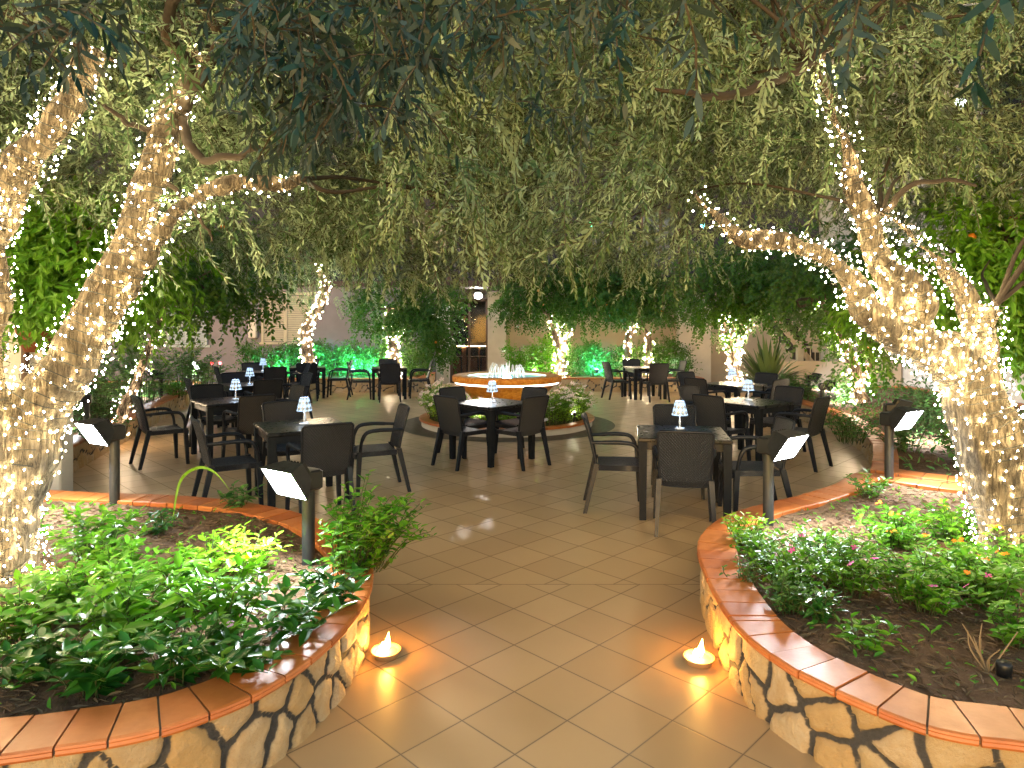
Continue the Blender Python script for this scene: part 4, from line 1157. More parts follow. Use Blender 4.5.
def hedge(label, x0, x1, y, z0, h, d, n, seed, mat='hedge'):
    r = np.random.default_rng(seed); root = thing('hedge', label, 'hedge', (0, 0, 0))
    p = np.stack([r.uniform(x0, x1, n), y + r.uniform(-d, d, n), z0 + h * r.random(n) ** .8], 1)
    top = h * (.8 + .25 * smooth_noise(p[:, :1], seed, .8)) + z0
    p = p[p[:, 2] < top]
    dr = np.stack([r.normal(size=len(p)) * .6, -.5 + r.normal(size=len(p)) * .6, .5 + r.normal(size=len(p)) * .5], 1)
    lf, st = spray(CITRUS, p, dr, r, (.7, 1.1)); lf.build('leaves', M[mat], root)
    mb = MB()
    for x in np.arange(x0 + .1, x1, .3):
        tube(mb, [(x, y, z0 - .06), (x + r.normal() * .05, y, z0 + h * .5), (x + r.normal() * .1, y, z0 + h * .8)], [.018, .014, .006], 5)
    mb.build('stems', M['twig'], root); return root
hedge('clipped hedge glowing turquoise under the shuttered window', -5.9, -3.2, 18.6, .34, .95, .35, 1150, 1)
hedge('hedge of dark leaves left of the turquoise glow', -7.5, -5.95, 18.6, .34, .95, .4, 560, 2)
hedge('low hedge with pale leaves beside the doorway', -3.15, -2.35, 18.5, .34, .75, .35, 260, 3)
hedge('bright green rounded hedge just right of the doorway', -.15, 1.25, 18.5, .34, 1.0, .4, 560, 4, 'shrub')
hedge('hedge glowing turquoise between the two lit orange trees', 1.5, 3.1, 18.6, .34, .95, .35, 700, 5)
hedge('green hedge below the pale pillar', 3.2, 4.9, 18.5, .34, 1.0, .4, 640, 6, 'citrus')

# flowers around the fountain
FL = [(-155, 'left end of'), (-128, 'left front of'), (-52, 'right front of'), (-25, 'right end of'), (-90, 'front of'), (165, 'rear left of'), (15, 'rear right of'), (-178, 'far left of'), (-2, 'far right of'), (-140, 'left middle of'), (-40, 'right middle of'), (-108, 'front left of'), (-72, 'front right of')]
for i, (dg, w_) in enumerate(FL):
    x, y = FX + 1.24 * cos(rad(dg)), FY + 1.24 * sin(rad(dg))
    low = dg in (-90, -108, -72)
    plant('flower_bush', 'white flowering bush at the ' + w_ + ' the fountain ring', (x, y, .12), (.34 if low else .60), .38, 300 + i, 'shrub_lime', 76, (.06, .032), 12,
          flowers=('white', 26, .05), cat='flowers', group='white flower bushes around the fountain')

# spiky plant right of the tables
r_ = np.random.default_rng(5); root = thing('yucca_plant', 'spiky long leaved yucca in front of the stair', 'plant', tuple(at(768, 393, 13.8)))
mb = MB()
for k in range(150):
    a = r_.uniform(0, 2 * pi); el = r_.uniform(.35, 1.45); ln = r_.uniform(.9, 1.5)
    d = np.array([cos(a) * cos(el), sin(a) * cos(el), sin(el)]); P = np.array([d * ln * t_ + np.array([0, 0, -.55 * ln * t_ ** 2.4 * (1 - el / 1.7)]) for t_ in np.linspace(0, 1, 6)])
    sd = np.cross(d, [0, 0, 1]); sd /= np.linalg.norm(sd) + 1e-9; w = .045 * np.array([.6, 1, 1, .85, .55, .05])
    V = np.concatenate([P + sd * w[:, None], P - sd * w[:, None]]); q = np.arange(5)
    mb.add(V, np.stack([q, q + 1, 7 + q, 6 + q], 1), 0, True)
mb.build('leaves', M['blade'], root)
mb = MB(); tube(mb, [(0, 0, -.1), (0, 0, .12)], [.12, .09], 10); mb.build('stem', M['bark_far'], root)

# ---------------------------------------------------------------- the building
WY = 20.0
def pxx(px, Y=WY): return (px - 512) / F * Y
def pzz(py, Y=WY): return CH + (HZ - py) / F * Y
bd = thing('courtyard_building', 'grey plastered house along the back of the courtyard with balcony and glazed doorway', 'building')
dx0, dx1 = pxx(450), pxx(488)
dz1 = pzz(299)
mb = MB(); box(mb, (-24, WY, 0), (dx0, WY + .3, 3.0)); box(mb, (dx0, WY, dz1), (dx1, WY + .3, 3.0)); mb.build('wall', M['plaster_grey'], bd)
mb = MB(); box(mb, (dx1, WY + .003, 0), (9.2, WY + .303, 3.0)); mb.build('wall', M['plaster_beige'], bd)
mb = MB(); box(mb, (-24, WY - .002, 3.001), (9.2, WY + .3, 13)); mb.build('upper_wall', M['plaster_unlit'], bd)
mb = MB(); box(mb, (dx1, WY - .28, 0), (pxx(506), WY + .001, pzz(291))); mb.build('pillar', M['plaster_white'], bd)
mb = MB(); box(mb, (pxx(437), WY - .2, 0), (dx0, WY + .001, pzz(291))); mb.build('pillar', M['plaster_white'], bd)
mb = MB(); box(mb, (pxx(676), WY - .3, 0), (pxx(708), WY + .001, pzz(288))); mb.build('pillar', M['plaster_white'], bd)
# doorway
fr = MB()
for (a_, b_) in ((dx0, dx0 + .07), (dx1 - .07, dx1), ((dx0 + dx1) / 2 - .03, (dx0 + dx1) / 2 + .03)):
    box(fr, (a_, WY + .06, 0), (b_, WY + .14, dz1))
box(fr, (dx0 + .07, WY + .063, dz1 - .07), (dx1 - .07, WY + .137, dz1)); box(fr, (dx0 + .07, WY + .063, 0), (dx1 - .07, WY + .137, .06))
d_ = fr.build('door', M['brownmetal'], bd)
mb = MB(); box(mb, (dx0 + .07, WY + .09, .06), (dx1 - .07, WY + .1, dz1 - .07)); mb.build('pane', M['glass'], d_)
rm = MB()
box(rm, (dx0 - 1.5, WY + 4, 0), (dx1 + 1.5, WY + 4.1, 3)); box(rm, (dx0 - 1.6, WY + .31, 0), (dx0 - 1.5, WY + 4.1, 3)); box(rm, (dx1 + 1.5, WY + .31, 0), (dx1 + 1.6, WY + 4.1, 3)); box(rm, (dx0 - 1.6, WY + .31, 2.9), (dx1 + 1.6, WY + 4.1, 3))
rm.build('room', M['interior'], bd)
t = thing('bar_counter', 'wooden bar counter with a glowing edge inside the doorway', 'bar', ((dx0 + dx1) / 2 - .2, WY + 2.6, 0))
mb = MB(); rbox(mb, (-1.0, -.25, 0), (1.0, .25, 1.02), .02); mb.build('counter', M['wood'], t)
mb = MB(); rbox(mb, (-1.05, -.32, 1.06), (1.05, .3, 1.12), .01); mb.build('top', M['wood'], t)
mb = MB(); box(mb, (-1.0, -.29, 1.023), (1.0, -.255, 1.057)); mb.build('light_strip', M['led_bar'], t)
for k, nm in ((-.45, 'left'), (.1, 'middle'), (.55, 'right')):
    t = thing('bar_stool', f'dark bar stool at the {nm} of the counter inside the doorway', 'stool', ((dx0 + dx1) / 2 - .1 + k, WY + 1.9, 0), 0, 'bar stools inside the doorway')
    mb = MB(); rbox(mb, (-.2, -.2, .68), (.2, .2, .73), .015); mb.build('seat', M['resin'], t)
    mb = MB(); rbox(mb, (-.2, -.2, .74), (.2, -.17, 1.05), .01); mb.build('backrest', M['resin'], t)
    for sx in (-.17, .17):
        for sy in (-.17, .17):
            mb = MB(); tube(mb, [(sx * 1.15, sy * 1.15, 0), (sx, sy, .69)], .018, 6); mb.build('leg', M['resin'], t)
# balcony and upper floor
mb = MB(); box(mb, (pxx(410), WY - 1.3, 2.82), (pxx(700), WY - .001, 3.0)); box(mb, (pxx(488, 18.7), WY - 1.302, 2.7), (pxx(520, 18.7), WY - 1.0, 2.818)); mb.build('balcony', M['slab'], bd)
mb = MB(); yb = WY - 1.24
for x in np.arange(pxx(412, yb), pxx(698, yb), .12): box(mb, (x, yb - .012, 3.0), (x + .018, yb + .006, 3.95))
box(mb, (pxx(411, yb), yb - .02, 3.95), (pxx(699, yb), yb + .02, 3.99)); mb.build('railing', M['rail_dark'], bd)
for px_ in (430, 520, 605, 660):
    mb = MB(); x = pxx(px_); box(mb, (x - .6, WY - .05, 3.02), (x + .6, WY - .003, 5.2)); w_ = mb.build('window', M['brownmetal'], bd)
    mb = MB(); box(mb, (x - .52, WY - .058, 3.1), (x - .04, WY - .052, 5.12)); box(mb, (x + .04, WY - .058, 3.1), (x + .52, WY - .052, 5.12)); mb.build('pane', M['darkglass'], w_)
mb = MB(); box(mb, (-14, WY - .08, 2.9), (pxx(408), WY - .001, 3.06)); mb.build('cornice', M['slab'], bd)
def shutter(x0, x1, z0, z1, mat):
    mb = MB(); mid = (x0 + x1) / 2
    for (a_, b_) in ((x0, x0 + .07), (mid - .05, mid + .05), (x1 - .07, x1)): box(mb, (a_, WY - .06, z0), (b_, WY - .002, z1))
    box(mb, (x0 - .08, WY - .045, z0 - .07), (x1 + .08, WY - .003, z0 - .001)); box(mb, (x0 - .08, WY - .045, z1 + .001), (x1 + .08, WY - .003, z1 + .08))
    z = z0 + .02
    while z < z1 - .05:
        for (a_, b_) in ((x0 + .07, mid - .05), (mid + .05, x1 - .07)):
            v = [(a_, WY - .05, z), (b_, WY - .05, z), (b_, WY - .042, z + .008), (a_, WY - .042, z + .008), (a_, WY - .02, z + .055), (b_, WY - .02, z + .055), (b_, WY - .012, z + .05), (a_, WY - .012, z + .05)]
            mb.add(v, BOXF)
        z += .065
    return mb.build('shutter', mat, bd)
shutter(pxx(262), pxx(310), pzz(342), pzz(295), M['shutter'])
shutter(pxx(168), pxx(208), pzz(345), pzz(302), M['shutter_blue'])
mb = MB(); rbox(mb, (pxx(250), WY - .16, pzz(338)), (pxx(258), WY - .002, pzz(310)), .02); mb.build('meter_box', M['plaster_white'], bd)
# right-hand neighbour house and the left garden wall
nb = thing('neighbour_house', 'pale house wall rising behind the right planter', 'building')
mb = MB(); box(mb, (9.25, 2, 0), (9.6, 22, 13)); mb.build('wall', M['plaster_white'], nb)
for y, z in ((8.5, 3.4), (12.5, 3.4), (8.5, 5.6), (12.5, 5.6)):
    mb = MB(); box(mb, (9.18, y - .55, z - .8), (9.248, y + .55, z + .8)); w_ = mb.build('window', M['brownmetal'], nb)
    mb = MB(); box(mb, (9.172, y - .48, z - .73), (9.178, y - .03, z + .73)); box(mb, (9.172, y + .03, z - .73), (9.178, y + .48, z + .73)); mb.build('pane', M['darkglass'], w_)
gw = thing('garden_wall', 'whitewashed wall behind the left olive trunk carrying the clay pot', 'wall')
mb = MB(); rbox(mb, (-11, 6.72, 0), (-4.55, 6.93, 3.3), .015); mb.build('masonry', M['plaster_white'], gw)
mb = MB(); tube(mb, [(-4.86, 6.66, .05), (-4.86, 6.66, 3.2)], .035, 12)
for z in (.6, 1.3, 2.2): tube(mb, [(-4.86, 6.66, z), (-4.86, 6.66, z + .04)], .046, 12)
tag(mb.build('drainpipe', M['brownmetal']), 'brown drainpipe fixed to the whitewashed wall', 'pipe')
t = thing('wall_pot', 'round clay pot hanging on the whitewashed wall', 'pot', tuple(at(36, 352, 6.4)))
mb = MB(); lathe(mb, [(.001, 0), (.09, 0), (.14, .1), (.165, .22), (.18, .30), (.19, .31), (.19, .36), (.165, .36), (.15, .3), (.001, .29)], 24); mb.build('pot', M['clay'], t)
mb = MB(); box(mb, (-.03, .08, .02), (.03, .32, .05)); box(mb, (-.03, .29, -.12), (.03, .318, .3)); mb.build('bracket', M['brownmetal'], t)

# outside stair on the right
t = thing('staircase', 'steep outside stair with dark steps and pale stringer at the back right', 'stairs')
mb = MB(); sx0, sz0 = 5.35, 3.45; n = 13; dx, dz = .17, .215
for k in range(n):
    x, z = sx0 + k * dx, sz0 - k * dz
    box(mb, (x, 16.1, z - .22), (x + dx + .03, 17.2, z)) if k == 0 else box(mb, (x + .001, 16.1 + .0005 * k, z - .22), (x + dx + .03, 17.2 - .0005 * k, z))
mb.build('steps', M['step'], t)
mb = MB(); A_ = np.array([sx0 - .05, 16.03, sz0 - .02]); Bq = np.array([sx0 + n * dx, 16.03, sz0 - n * dz - .02])
hexa(mb, [A_ + [0, 0, -.32], Bq + [0, 0, -.32], Bq + [0, .06, -.32], A_ + [0, .06, -.32]], [A_ + [0, 0, -.12], Bq + [0, 0, -.12], Bq + [0, .06, -.12], A_ + [0, .06, -.12]]); mb.build('stringer', M['plaster_beige'], t)
t = thing('railing', 'pale metal bar railing beside the stair foot', 'railing')
mb = MB(); box(mb, (pxx(797, 15.9), 15.86, .3), (pxx(803, 15.9), 15.98, pzz(341, 15.9))); mb.build('post', M['rail'], t)
mb = MB()
for x in np.arange(pxx(806, 15.9), pxx(842, 15.9), .115): tube(mb, [(x, 15.92, .35), (x, 15.92, pzz(348, 15.9))], .012, 6)
box(mb, (pxx(803, 15.9) + .002, 15.9, pzz(348, 15.9)), (pxx(845, 15.9), 15.945, pzz(346, 15.9))); box(mb, (pxx(803, 15.9) + .002, 15.9, .42), (pxx(845, 15.9), 15.945, .46)); mb.build('bars', M['rail'], t)
t = thing('low_wall', 'low beige wall at the stair foot', 'wall')
mb = MB(); rbox(mb, (5.9, 15.75, 0), (9.2, 15.85, .9), .01); mb.build('masonry', M['plaster_beige'], t)

# ---------------------------------------------------------------- furniture
def chair_proto():
    t = thing('armchair', 'chair', 'chair', (0, 0, 0), 0, 'black woven armchairs around the tables')
    # seat
    n = 9; mb = MB(); xs = np.linspace(-1, 1, n)
    g = [[(x * .225 * (1 - .06 * (1 - v)), -.20 + .43 * v, .445 - .012 * (1 - x * x) - (.02 * max(0, v - .85) / .15)) for x in xs] for v in np.linspace(0, 1, n)]
    V = np.array(g).reshape(-1, 3); i, j = np.meshgrid(np.arange(n - 1), np.arange(n - 1), indexing='ij'); i, j = i.ravel(), j.ravel()
    f = np.stack([i * n + j, i * n + j + 1, (i + 1) * n + j + 1, (i + 1) * n + j], 1)
    rim = list(range(n)) + [k * n + n - 1 for k in range(1, n)] + [n * n - 1 - k for k in range(1, n)] + [k * n for k in range(n - 2, 0, -1)]
    mb.add(V, f, 0, True)
    Vb = V - np.array([0, 0, .05]); rb = np.array(rim)
    m_ = len(rim); mb.add(np.concatenate([V[rb], Vb[rb]]), np.stack([np.arange(m_), m_ + np.arange(m_), m_ + (np.arange(m_) + 1) % m_, (np.arange(m_) + 1) % m_], 1))
    mb.add(Vb, f[:, ::-1]); mb.build('seat', M['weave'], t)
    # backrest: curved woven shell with a frame
    nx, nz = 11, 12; mb = MB()
    def bp(u, v, off=0.0):
        w = .205 + .018 * v
        y = -.215 - .10 * v ** 1.25 - .028 * (1 - u * u) * (.4 + .6 * v)
        return (u * w, y - off, .44 + .435 * v + (-.006 * u * u * v))
    us = np.linspace(-1, 1, nx); vv = np.linspace(0, 1, nz)
    V = np.array([[bp(u, v) for u in us] for v in vv]).reshape(-1, 3); Vb = np.array([[bp(u, v, .016) for u in us] for v in vv]).reshape(-1, 3)
    i, j = np.meshgrid(np.arange(nz - 1), np.arange(nx - 1), indexing='ij'); i, j = i.ravel(), j.ravel()
    f = np.stack([i * nx + j, i * nx + j + 1, (i + 1) * nx + j + 1, (i + 1) * nx + j], 1)
    mb.add(V, f[:, ::-1], 0, True); mb.add(Vb, f, 0, True); mb.build('backrest', M['weave'], t)
    fr = MB()
    path = [bp(-1, v, .008) for v in np.linspace(0, .96, 8)] + [bp(-.9, 1, .008)] + [bp(u, 1.0, .008) for u in np.linspace(-.75, .75, 7)] + [bp(.9, 1, .008)] + [bp(1, v, .008) for v in np.linspace(.96, 0, 8)]
    tube(fr, path, .013, 6); fr.build('back_frame', M['resin'], t)
    for s in (-1, 1):
        mb = MB()   # front leg, tapering, and the arm's upright
        hexa(mb, [(s * .245 - .016, .195, 0), (s * .245 + .016, .195, 0), (s * .245 + .016, .23, 0), (s * .245 - .016, .23, 0)], [(s * .225 - .024, .165, .45), (s * .225 + .024, .165, .45), (s * .225 + .024, .215, .45), (s * .225 - .024, .215, .45)])
        mb.build('leg', M['resin'], t)
        mb = MB()
        hexa(mb, [(s * .235 - .015, -.345, 0), (s * .235 + .015, -.345, 0), (s * .235 + .015, -.31, 0), (s * .235 - .015, -.31, 0)], [(s * .212 - .022, -.245, .46), (s * .212 + .022, -.245, .46), (s * .212 + .022, -.195, .46), (s * .212 - .022, -.195, .46)])
        mb.build('leg', M['resin'], t)
        mb = MB()
        P = catmull([(s * .232, .185, .44), (s * .248, .17, .56), (s * .252, .12, .645), (s * .25, 0, .665), (s * .238, -.15, .66), (s * .215, -.262, .655)], 5)
        tube(mb, P, [.017] * 6 + [.02] * 15 + [.017] * (len(P) - 21), 7); mb.build('armrest', M['resin'], t)
    return t
def table_proto():
    t = thing('square_table', 'table', 'table', (0, 0, 0), 0, 'dark square dining tables')
    mb = MB(); rbox(mb, (-.41, -.41, .705), (.41, .41, .74), .008); mb.build('tabletop', M['tabletop'], t)
    mb = MB(); b_ = .375
    box(mb, (-b_, -b_, .63), (b_, -b_ + .025, .704)); box(mb, (-b_, b_ - .025, .63), (b_, b_, .704)); box(mb, (-b_, -b_ + .026, .63), (-b_ + .025, b_ - .026, .704)); box(mb, (b_ - .025, -b_ + .026, .63), (b_, b_ - .026, .704)); mb.build('apron', M['resin'], t)
    for sx in (-1, 1):
        for sy in (-1, 1):
            mb = MB(); cx, cy_ = sx * .365, sy * .365
            hexa(mb, [(cx - .03, cy_ - .03, 0), (cx + .03, cy_ - .03, 0), (cx + .03, cy_ + .03, 0), (cx - .03, cy_ + .03, 0)], [(cx - .038, cy_ - .038, .703), (cx + .038, cy_ - .038, .703), (cx + .038, cy_ + .038, .703), (cx - .038, cy_ + .038, .703)])
            mb.build('leg', M['table_leg'], t)
    return t
def lamp_proto():
    t = thing('table_lamp', 'lamp', 'lamp', (0, 0, 0), 0, 'crystal table lamps')
    mb = MB(); lathe(mb, [(.001, 0), (.05, 0), (.052, .006), (.045, .012), (.012, .018), (.001, .019)], 24); mb.build('base', M['crystal_body'], t)
    mb = MB(); lathe(mb, [(.010, .017), (.008, .04), (.012, .07), (.007, .10), (.010, .14), (.006, .16)], 14); mb.build('stem', M['crystal_body'], t)
    # faceted shade: rows of lozenges, lit and dark by turns
    mb = MB(); n = 10; rows = 5; z0, z1, r0, r1 = .135, .27, .078, .045
    def pt(k, j, bump_=0):
        zz = z0 + (z1 - z0) * j / rows; rr = r0 + (r1 - r0) * j / rows; a_ = 2 * pi * k / n + (pi / n if j % 2 else 0)
        return (rr * cos(a_), rr * sin(a_), zz)
    for j in range(rows):
        for k in range(n):
            s_ = 1 if j % 2 else 0
            a0, a1, b0, b1 = pt(k, j), pt(k + 1, j), pt(k + s_, j + 1), pt(k + s_ + (0 if s_ else -0) + 0, j + 1)
            # triangle strip: up triangle lit, down triangle crystal
            up = pt(k + (1 if j % 2 else 0), j + 1)
            nx_ = pt(k + 1 + (1 if j % 2 else 0), j + 1)
            mb.add([a0, a1, up], [[0, 1, 2]], 1 if (j % 2) else 0); mb.add([a1, nx_, up], [[0, 1, 2]], 0 if (j % 2) else 1)
    mb.build('shade', [M['lamp_glow'], M['crystal']], t)
    mb = MB(); lathe(mb, [(.001, .165), (.02, .165), (.022, .19), (.014, .21), (.001, .212)], 12); mb.build('led', M['lamp_core'], t)
    return t
CHAIR, TABLE, LAMP = chair_proto(), table_proto(), lamp_proto()
USED = {}
def put(proto, loc, rz, label):
    if proto.name not in USED:
        USED[proto.name] = 1
        proto.location = loc; proto.rotation_euler = (0, 0, rz); proto['label'] = label; return proto
    return dup(proto, loc, rz, label)

# table: x, y, rotation deg, lamp offset, phrase, chairs: list of (angle deg of side from table, distance, twist deg, words)
TABLES = [
 (-.26, 8.72, 45, (.0, .05), 'centre table before the fountain', [(225, .47, 0, 'front left side'), (315, .47, 0, 'front right side'), (135, .5, 0, 'rear left side'), (45, .5, 0, 'rear right side')]),
 (1.60, 6.30, -10, (.03, .18), 'table nearest the right planter', [(258, .52, 0, 'near side, woven back to the viewer'), (170, .58, 4, 'left side, pulled sideways'), (350, .62, 8, 'right side behind the floodlight'), (80, .66, 0, 'far side, facing the viewer')]),
 (3.15, 8.85, 38, (.02, .1), 'second table of the right row', [(218, .60, 0, 'left near side'), (308, .66, 6, 'right near side'), (128, .66, 0, 'left far side'), (38, .62, -6, 'right far side')]),
 (3.80, 11.5, 35, (0, 0), 'third table of the right row', [(215, .66, 0, 'left near side'), (305, .62, 0, 'right near side'), (125, .70, 0, 'left far side'), (35, .66, 0, 'right far side')]),
 (3.18, 16.0, 10, None, 'far table before the turquoise hedge', [(190, .66, 5, 'left side'), (280, .60, 0, 'near side'), (10, .66, -5, 'right side'), (100, .6, 0, 'far side')]),
 (-2.12, 6.75, 30, (0, .06), 'table nearest the left planter', [(300, .68, 0, 'near side, woven back to the viewer'), (28, .74, -6, 'right side, pulled out to the path'), (210, .66, 4, 'left side, turned away'), (120, .64, 0, 'far side, facing the viewer')]),
 (-3.80, 9.0, 40, (.05, .05), 'second table of the left row', [(222, .82, 0, 'outer near side, pulled well out'), (312, .64, 0, 'inner near side'), (132, .64, 0, 'outer far side'), (42, .64, 0, 'inner far side')]),
 (-4.50, 11.45, 38, (0, 0), 'third table of the left row', [(218, .66, 0, 'outer near side'), (308, .66, 0, 'inner near side'), (128, .64, 0, 'outer far side'), (38, .7, 0, 'inner far side')]),
 (-5.45, 14.6, 35, (0, 0), 'fourth table of the left row', [(215, .64, 0, 'outer near side'), (305, .64, 0, 'inner near side'), (125, .64, 0, 'outer far side'), (35, .66, 0, 'inner far side')]),
 (-4.95, 16.2, 15, None, 'far table under the curved lit trunk', [(285, .64, 0, 'near side'), (15, .70, -8, 'right side'), (105, .62, 0, 'far side')]),
 (-2.95, 16.0, 12, None, 'far table left of the doorway', [(192, .64, 0, 'left side'), (282, .62, 0, 'near side'), (12, .7, 0, 'right side'), (102, .64, 0, 'far side')]),
]
for (x, y, rot, lp, ph, chs) in TABLES:
    tb = put(TABLE, (x, y, 0), rad(rot), 'dark square table, the ' + ph)
    for (an, dist, tw, words_) in chs:
        a_ = rad(an)
        put(CHAIR, (x + dist * cos(a_), y + dist * sin(a_), 0), a_ + pi / 2 + rad(tw), f'black armchair, {words_} of the {ph}')
    if lp:
        put(LAMP, (x + lp[0], y + lp[1], .7405), rad(x * 40), f'lit crystal lamp on the {ph}')
FORK = None

# ---------------------------------------------------------------- floodlights
def flood_proto():
    t = thing('floodlight', 'flood', 'floodlight', (0, 0, 0), 0, 'floodlights on posts in the planters')
    # origin at the bracket on the post top, head reaches out along +X and looks down along it
    mb = MB(); rbox(mb, (-.055, -.075, -.10), (.075, .075, .02), .012); mb.build('bracket', M['metal_black'], t)
    c, s = cos(rad(33)), sin(rad(33))
    def tr(p):       # head frame: n = outward normal, w across, q along
        n, w, q = p
        return (.155 + n * c + q * s, w, -.02 - n * s + q * c)
    mb = MB()
    W, H = .14, .112
    back = [tr((-.09, -W * .6, -H * .55)), tr((-.09, W * .6, -H * .55)), tr((-.09, W * .6, H * .55)), tr((-.09, -W * .6, H * .55))]
    front = [tr((.03, -W, -H)), tr((.03, W, -H)), tr((.03, W, H)), tr((.03, -W, H))]
    mb.add(back + front, [[0, 1, 2, 3], [0, 4, 5, 1], [1, 5, 6, 2], [2, 6, 7, 3], [3, 7, 4, 0]])
    w2, h2 = W - .010, H - .010
    inner = [tr((.03, -w2, -h2)), tr((.03, w2, -h2)), tr((.03, w2, h2)), tr((.03, -w2, h2))]
    mb.add(front + inner, [[0, 4, 5, 1], [1, 5, 6, 2], [2, 6, 7, 3], [3, 7, 4, 0]])
    inn2 = [tr((.022, -w2, -h2)), tr((.022, w2, -h2)), tr((.022, w2, h2)), tr((.022, -w2, h2))]
    mb.add(inner + inn2, [[0, 4, 5, 1], [1, 5, 6, 2], [2, 6, 7, 3], [3, 7, 4, 0]])
    for w in np.linspace(-.07, .07, 6):
        hexa(mb, [tr((-.112, w - .004, -.05)), tr((-.112, w + .004, -.05)), tr((-.085, w + .004, -.05)), tr((-.085, w - .004, -.05))], [tr((-.112, w - .004, .05)), tr((-.112, w + .004, .05)), tr((-.085, w + .004, .05)), tr((-.085, w - .004, .05))])
    mb.build('lamp_head', M['metal_black'], t)
    mb = MB(); mb.add([tr((.024, -w2, -h2)), tr((.024, w2, -h2)), tr((.024, w2, h2)), tr((.024, -w2, h2))], [[0, 1, 2, 3]]); mb.build('lens', M['glass_lens'], t)
    mb = MB(); tube(mb, [(.0, 0, -.102), (0, 0, -.95)], .038, 16); mb.build('post', M['post'], t)
    return t
FLOOD = flood_proto()
def aim(x, y): return math.atan2(y, x)
FLOODS = [
 (-1.23, 4.03, .86, aim(-.55, -.84), 'black floodlight on a short post in the left front planter'),
 (1.86, 4.84, .92, aim(.60, -.80), 'glaring floodlight at the near edge of the right front planter'),
 (-3.20, 5.37, .93, aim(-.50, -.86), 'floodlight on a weathered grey post beside the leaning trunk'),
 (3.46, 6.12, .93, aim(.5, -.86), 'floodlight on a tall post at the straight right coping'),
 (4.75, 8.4, .74, aim(1, -.3), 'floodlight half hidden behind the one at the straight coping'),
 (5.72, 12.3, .66, aim(1, -.25), 'small floodlight under the lit sprawling branches'),
 (6.55, 14.7, .62, aim(1, -.25), 'farthest floodlight on the right near the railing'),
 (-5.8, 9.1, .78, aim(-.9, -.45), 'floodlight at the front end of the rear left planter'),
 (-7.0, 13.3, .78, aim(-.9, -.4), 'floodlight midway along the rear left planter wall'),
 (-7.55, 16.3, .80, aim(-.7, -.7), 'farthest floodlight at the end of the left row'),
]
for (x, y, z, a_, lab) in FLOODS:
    put(FLOOD, (x, y, z), a_, lab)

# ---------------------------------------------------------------- coloured garden spots, wall lamps
def spot(name, label, p, mat, r=.05, face=(0, -1, .3), cat='spotlight'):
    t = thing(name, label, cat, tuple(p))
    d = np.array(face, float); d /= np.linalg.norm(d)
    mb = MB(); tube(mb, [-d * r * 1.6, -d * r * .5, d * .0], [r * .6, r * 1.05, r * 1.1], 14); mb.build('housing', M['metal_black'], t)
    mb = MB(); tube(mb, [d * .002, d * .012], [r * .98, r * .9], 14); mb.build('lens', mat, t)
    return t
def gspot(label, p, mat, face=(0, 1, .8), r=.05):
    t = spot('garden_spotlight', label, p, mat, r, face)
    mb = MB(); tube(mb, [(0, 0, -.03), (0, 0, -.16)], .012, 6); mb.build('spike', M['metal_black'], t)
gspot('turquoise garden spot under the shuttered window hedge', (-4.3, 18.0, .52), M['teal_lens'], (-.1, .8, .8))
gspot('turquoise garden spot left of the curved lit trunk', (-5.3, 18.0, .52), M['teal_lens'], (-.2, .8, .8))
gspot('turquoise garden spot between the lit trunks left of the doorway', (-3.75, 18.05, .52), M['teal_lens'], (.1, .8, .7), .04)
gspot('white garden spot beside the hedge left of the doorway', (-3.3, 18.0, .52), M['white_lens'], (0, .8, .8), .03)
gspot('turquoise garden spot in the dark hedge at the left', (-6.3, 18.0, .52), M['teal_lens'], (0, .8, .7), .04)
gspot('turquoise garden spot between the lit orange trees', (2.3, 18.05, .52), M['teal_lens'], (.15, .8, .8))
gspot('white garden spot in the bright green hedge', (.6, 18.0, .52), M['white_lens'], (0, .8, .8), .03)
gspot('white garden spot below the pale pillar', (4.2, 18.0, .52), M['white_lens'], (0, .8, .9), .03)
for k, (dg, w_) in enumerate([(-150, 'left front'), (-112, 'centre left front'), (-68, 'centre right front'), (-30, 'right front'), (10, 'right rear'), (170, 'left rear')]):  # unseen spots, added to brighten the flowers and bowl from the front
    x, y = FX + 1.30 * cos(rad(dg)), FY + 1.30 * sin(rad(dg))
    gspot('small warm unseen spot added among the white flowers, ' + w_ + ' of the fountain', (x, y, .27), M['bed_fill_lens'], (-cos(rad(dg)), -sin(rad(dg)), 1.1), .035)
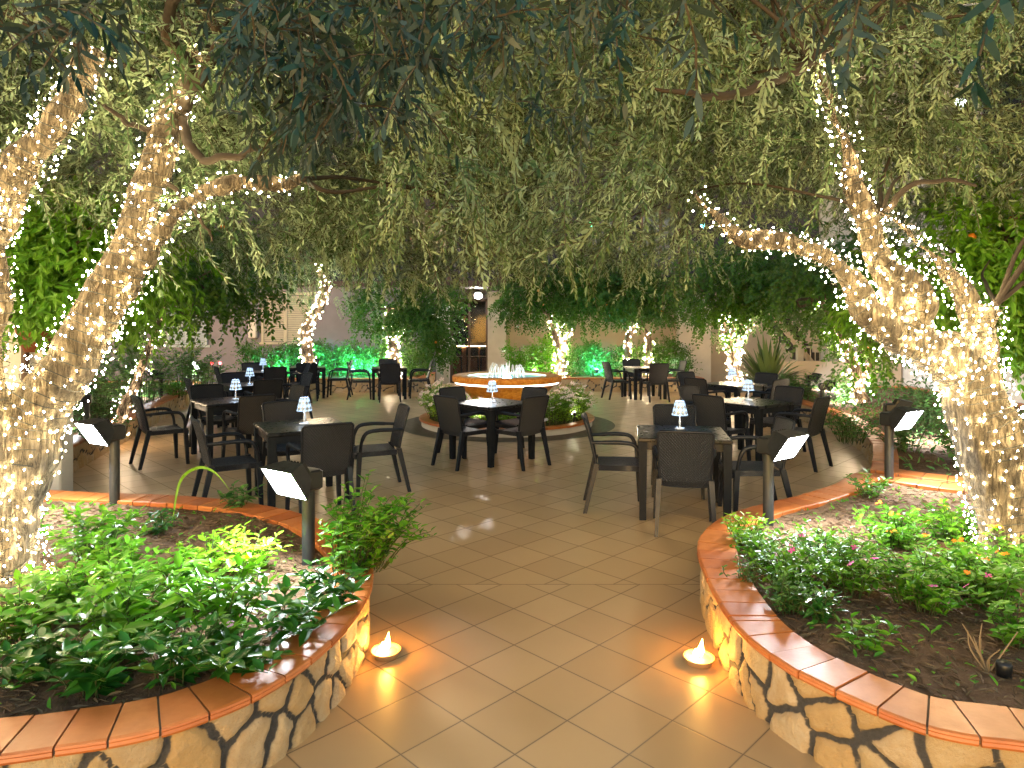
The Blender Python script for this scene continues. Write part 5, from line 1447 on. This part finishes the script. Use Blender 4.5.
def wall_lamp(label, p, mat, face, r):
    t = spot('wall_lamp', label, p, mat, r, face, 'wall lamp')
    d = np.array(face, float); d /= np.linalg.norm(d)
    mb = MB(); tube(mb, [-d * r * 1.5, -d * (r * 1.5 + .12)], .03, 8); mb.build('bracket', M['metal_black'], t)
wall_lamp('white lamp above the doorway under the balcony', (-1.0, WY - .25, 2.62), M['warm_lens'], (0, -1, -.6), .11)
wall_lamp('white lamp high on the pale house behind the right tree', (9.0, 13.4, 6.2), M['house_lens'], (-1, -.5, -.35), .12)
wall_lamp('small blue lamp on the upper storey', at(703, 226, 19.6), M['blue_lens'], (0, -1, 0), .07)
wall_lamp('small green lamp on the upper storey', at(592, 224, 19.6), M['green_lens'], (0, -1, 0), .08)
for k, nm in ((212, 'left one of a pair'), (220, 'right one of a pair')):
    p = at(k, 363, 16.6); p[2] = .8
    t = spot('marker_light', f'tiny red marker light, {nm} at the far left', p, M['red_lens'], .035, (.2, -1, 0))
    mb = MB(); tube(mb, [(0, .02, -.03), (0, .02, -.52)], .012, 6); mb.build('stake', M['metal_black'], t)

# ---------------------------------------------------------------- candles on the floor
def candle(p, label):
    t = thing('candle', label, 'candle', tuple(p))
    mb = MB(); lathe(mb, [(.001, 0), (.062, 0), (.078, .03), (.082, .034), (.078, .036), (.07, .03), (.055, .024)], 32); mb.build('dish', M['tin'], t)
    mb = MB(); lathe(mb, [(.001, .0245), (.05, .0245), (.0715, .027)], 32); mb.build('wax', M['wax'], t)
    mb = MB(); tube(mb, [(0, 0, .02), (.003, 0, .045)], .0025, 6); mb.build('wick', M['metal_black'], t)
    mb = MB(); prof = [(.001, .038), (.012, .046), (.017, .06), (.014, .08), (.008, .10), (.003, .118), (.0005, .13)]
    lathe(mb, prof, 14); f_ = mb.build('flame', M['flame'], t); f_.rotation_euler = (.05, .12, 0)
    mb = MB(); tube(mb, catmull([(-.022, .0, .03), (-.020, 0, .05), (-.016, 0, .075)], 4), [.006, .0095, .011, .011, .010, .008, .005, .003, .001], 8); mb.build('flame', M['flame_core'], t)
candle(on(386, 656), 'burning floor candle beside the left stone planter')
candle(on(699, 663), 'burning floor candle beside the right stone planter')
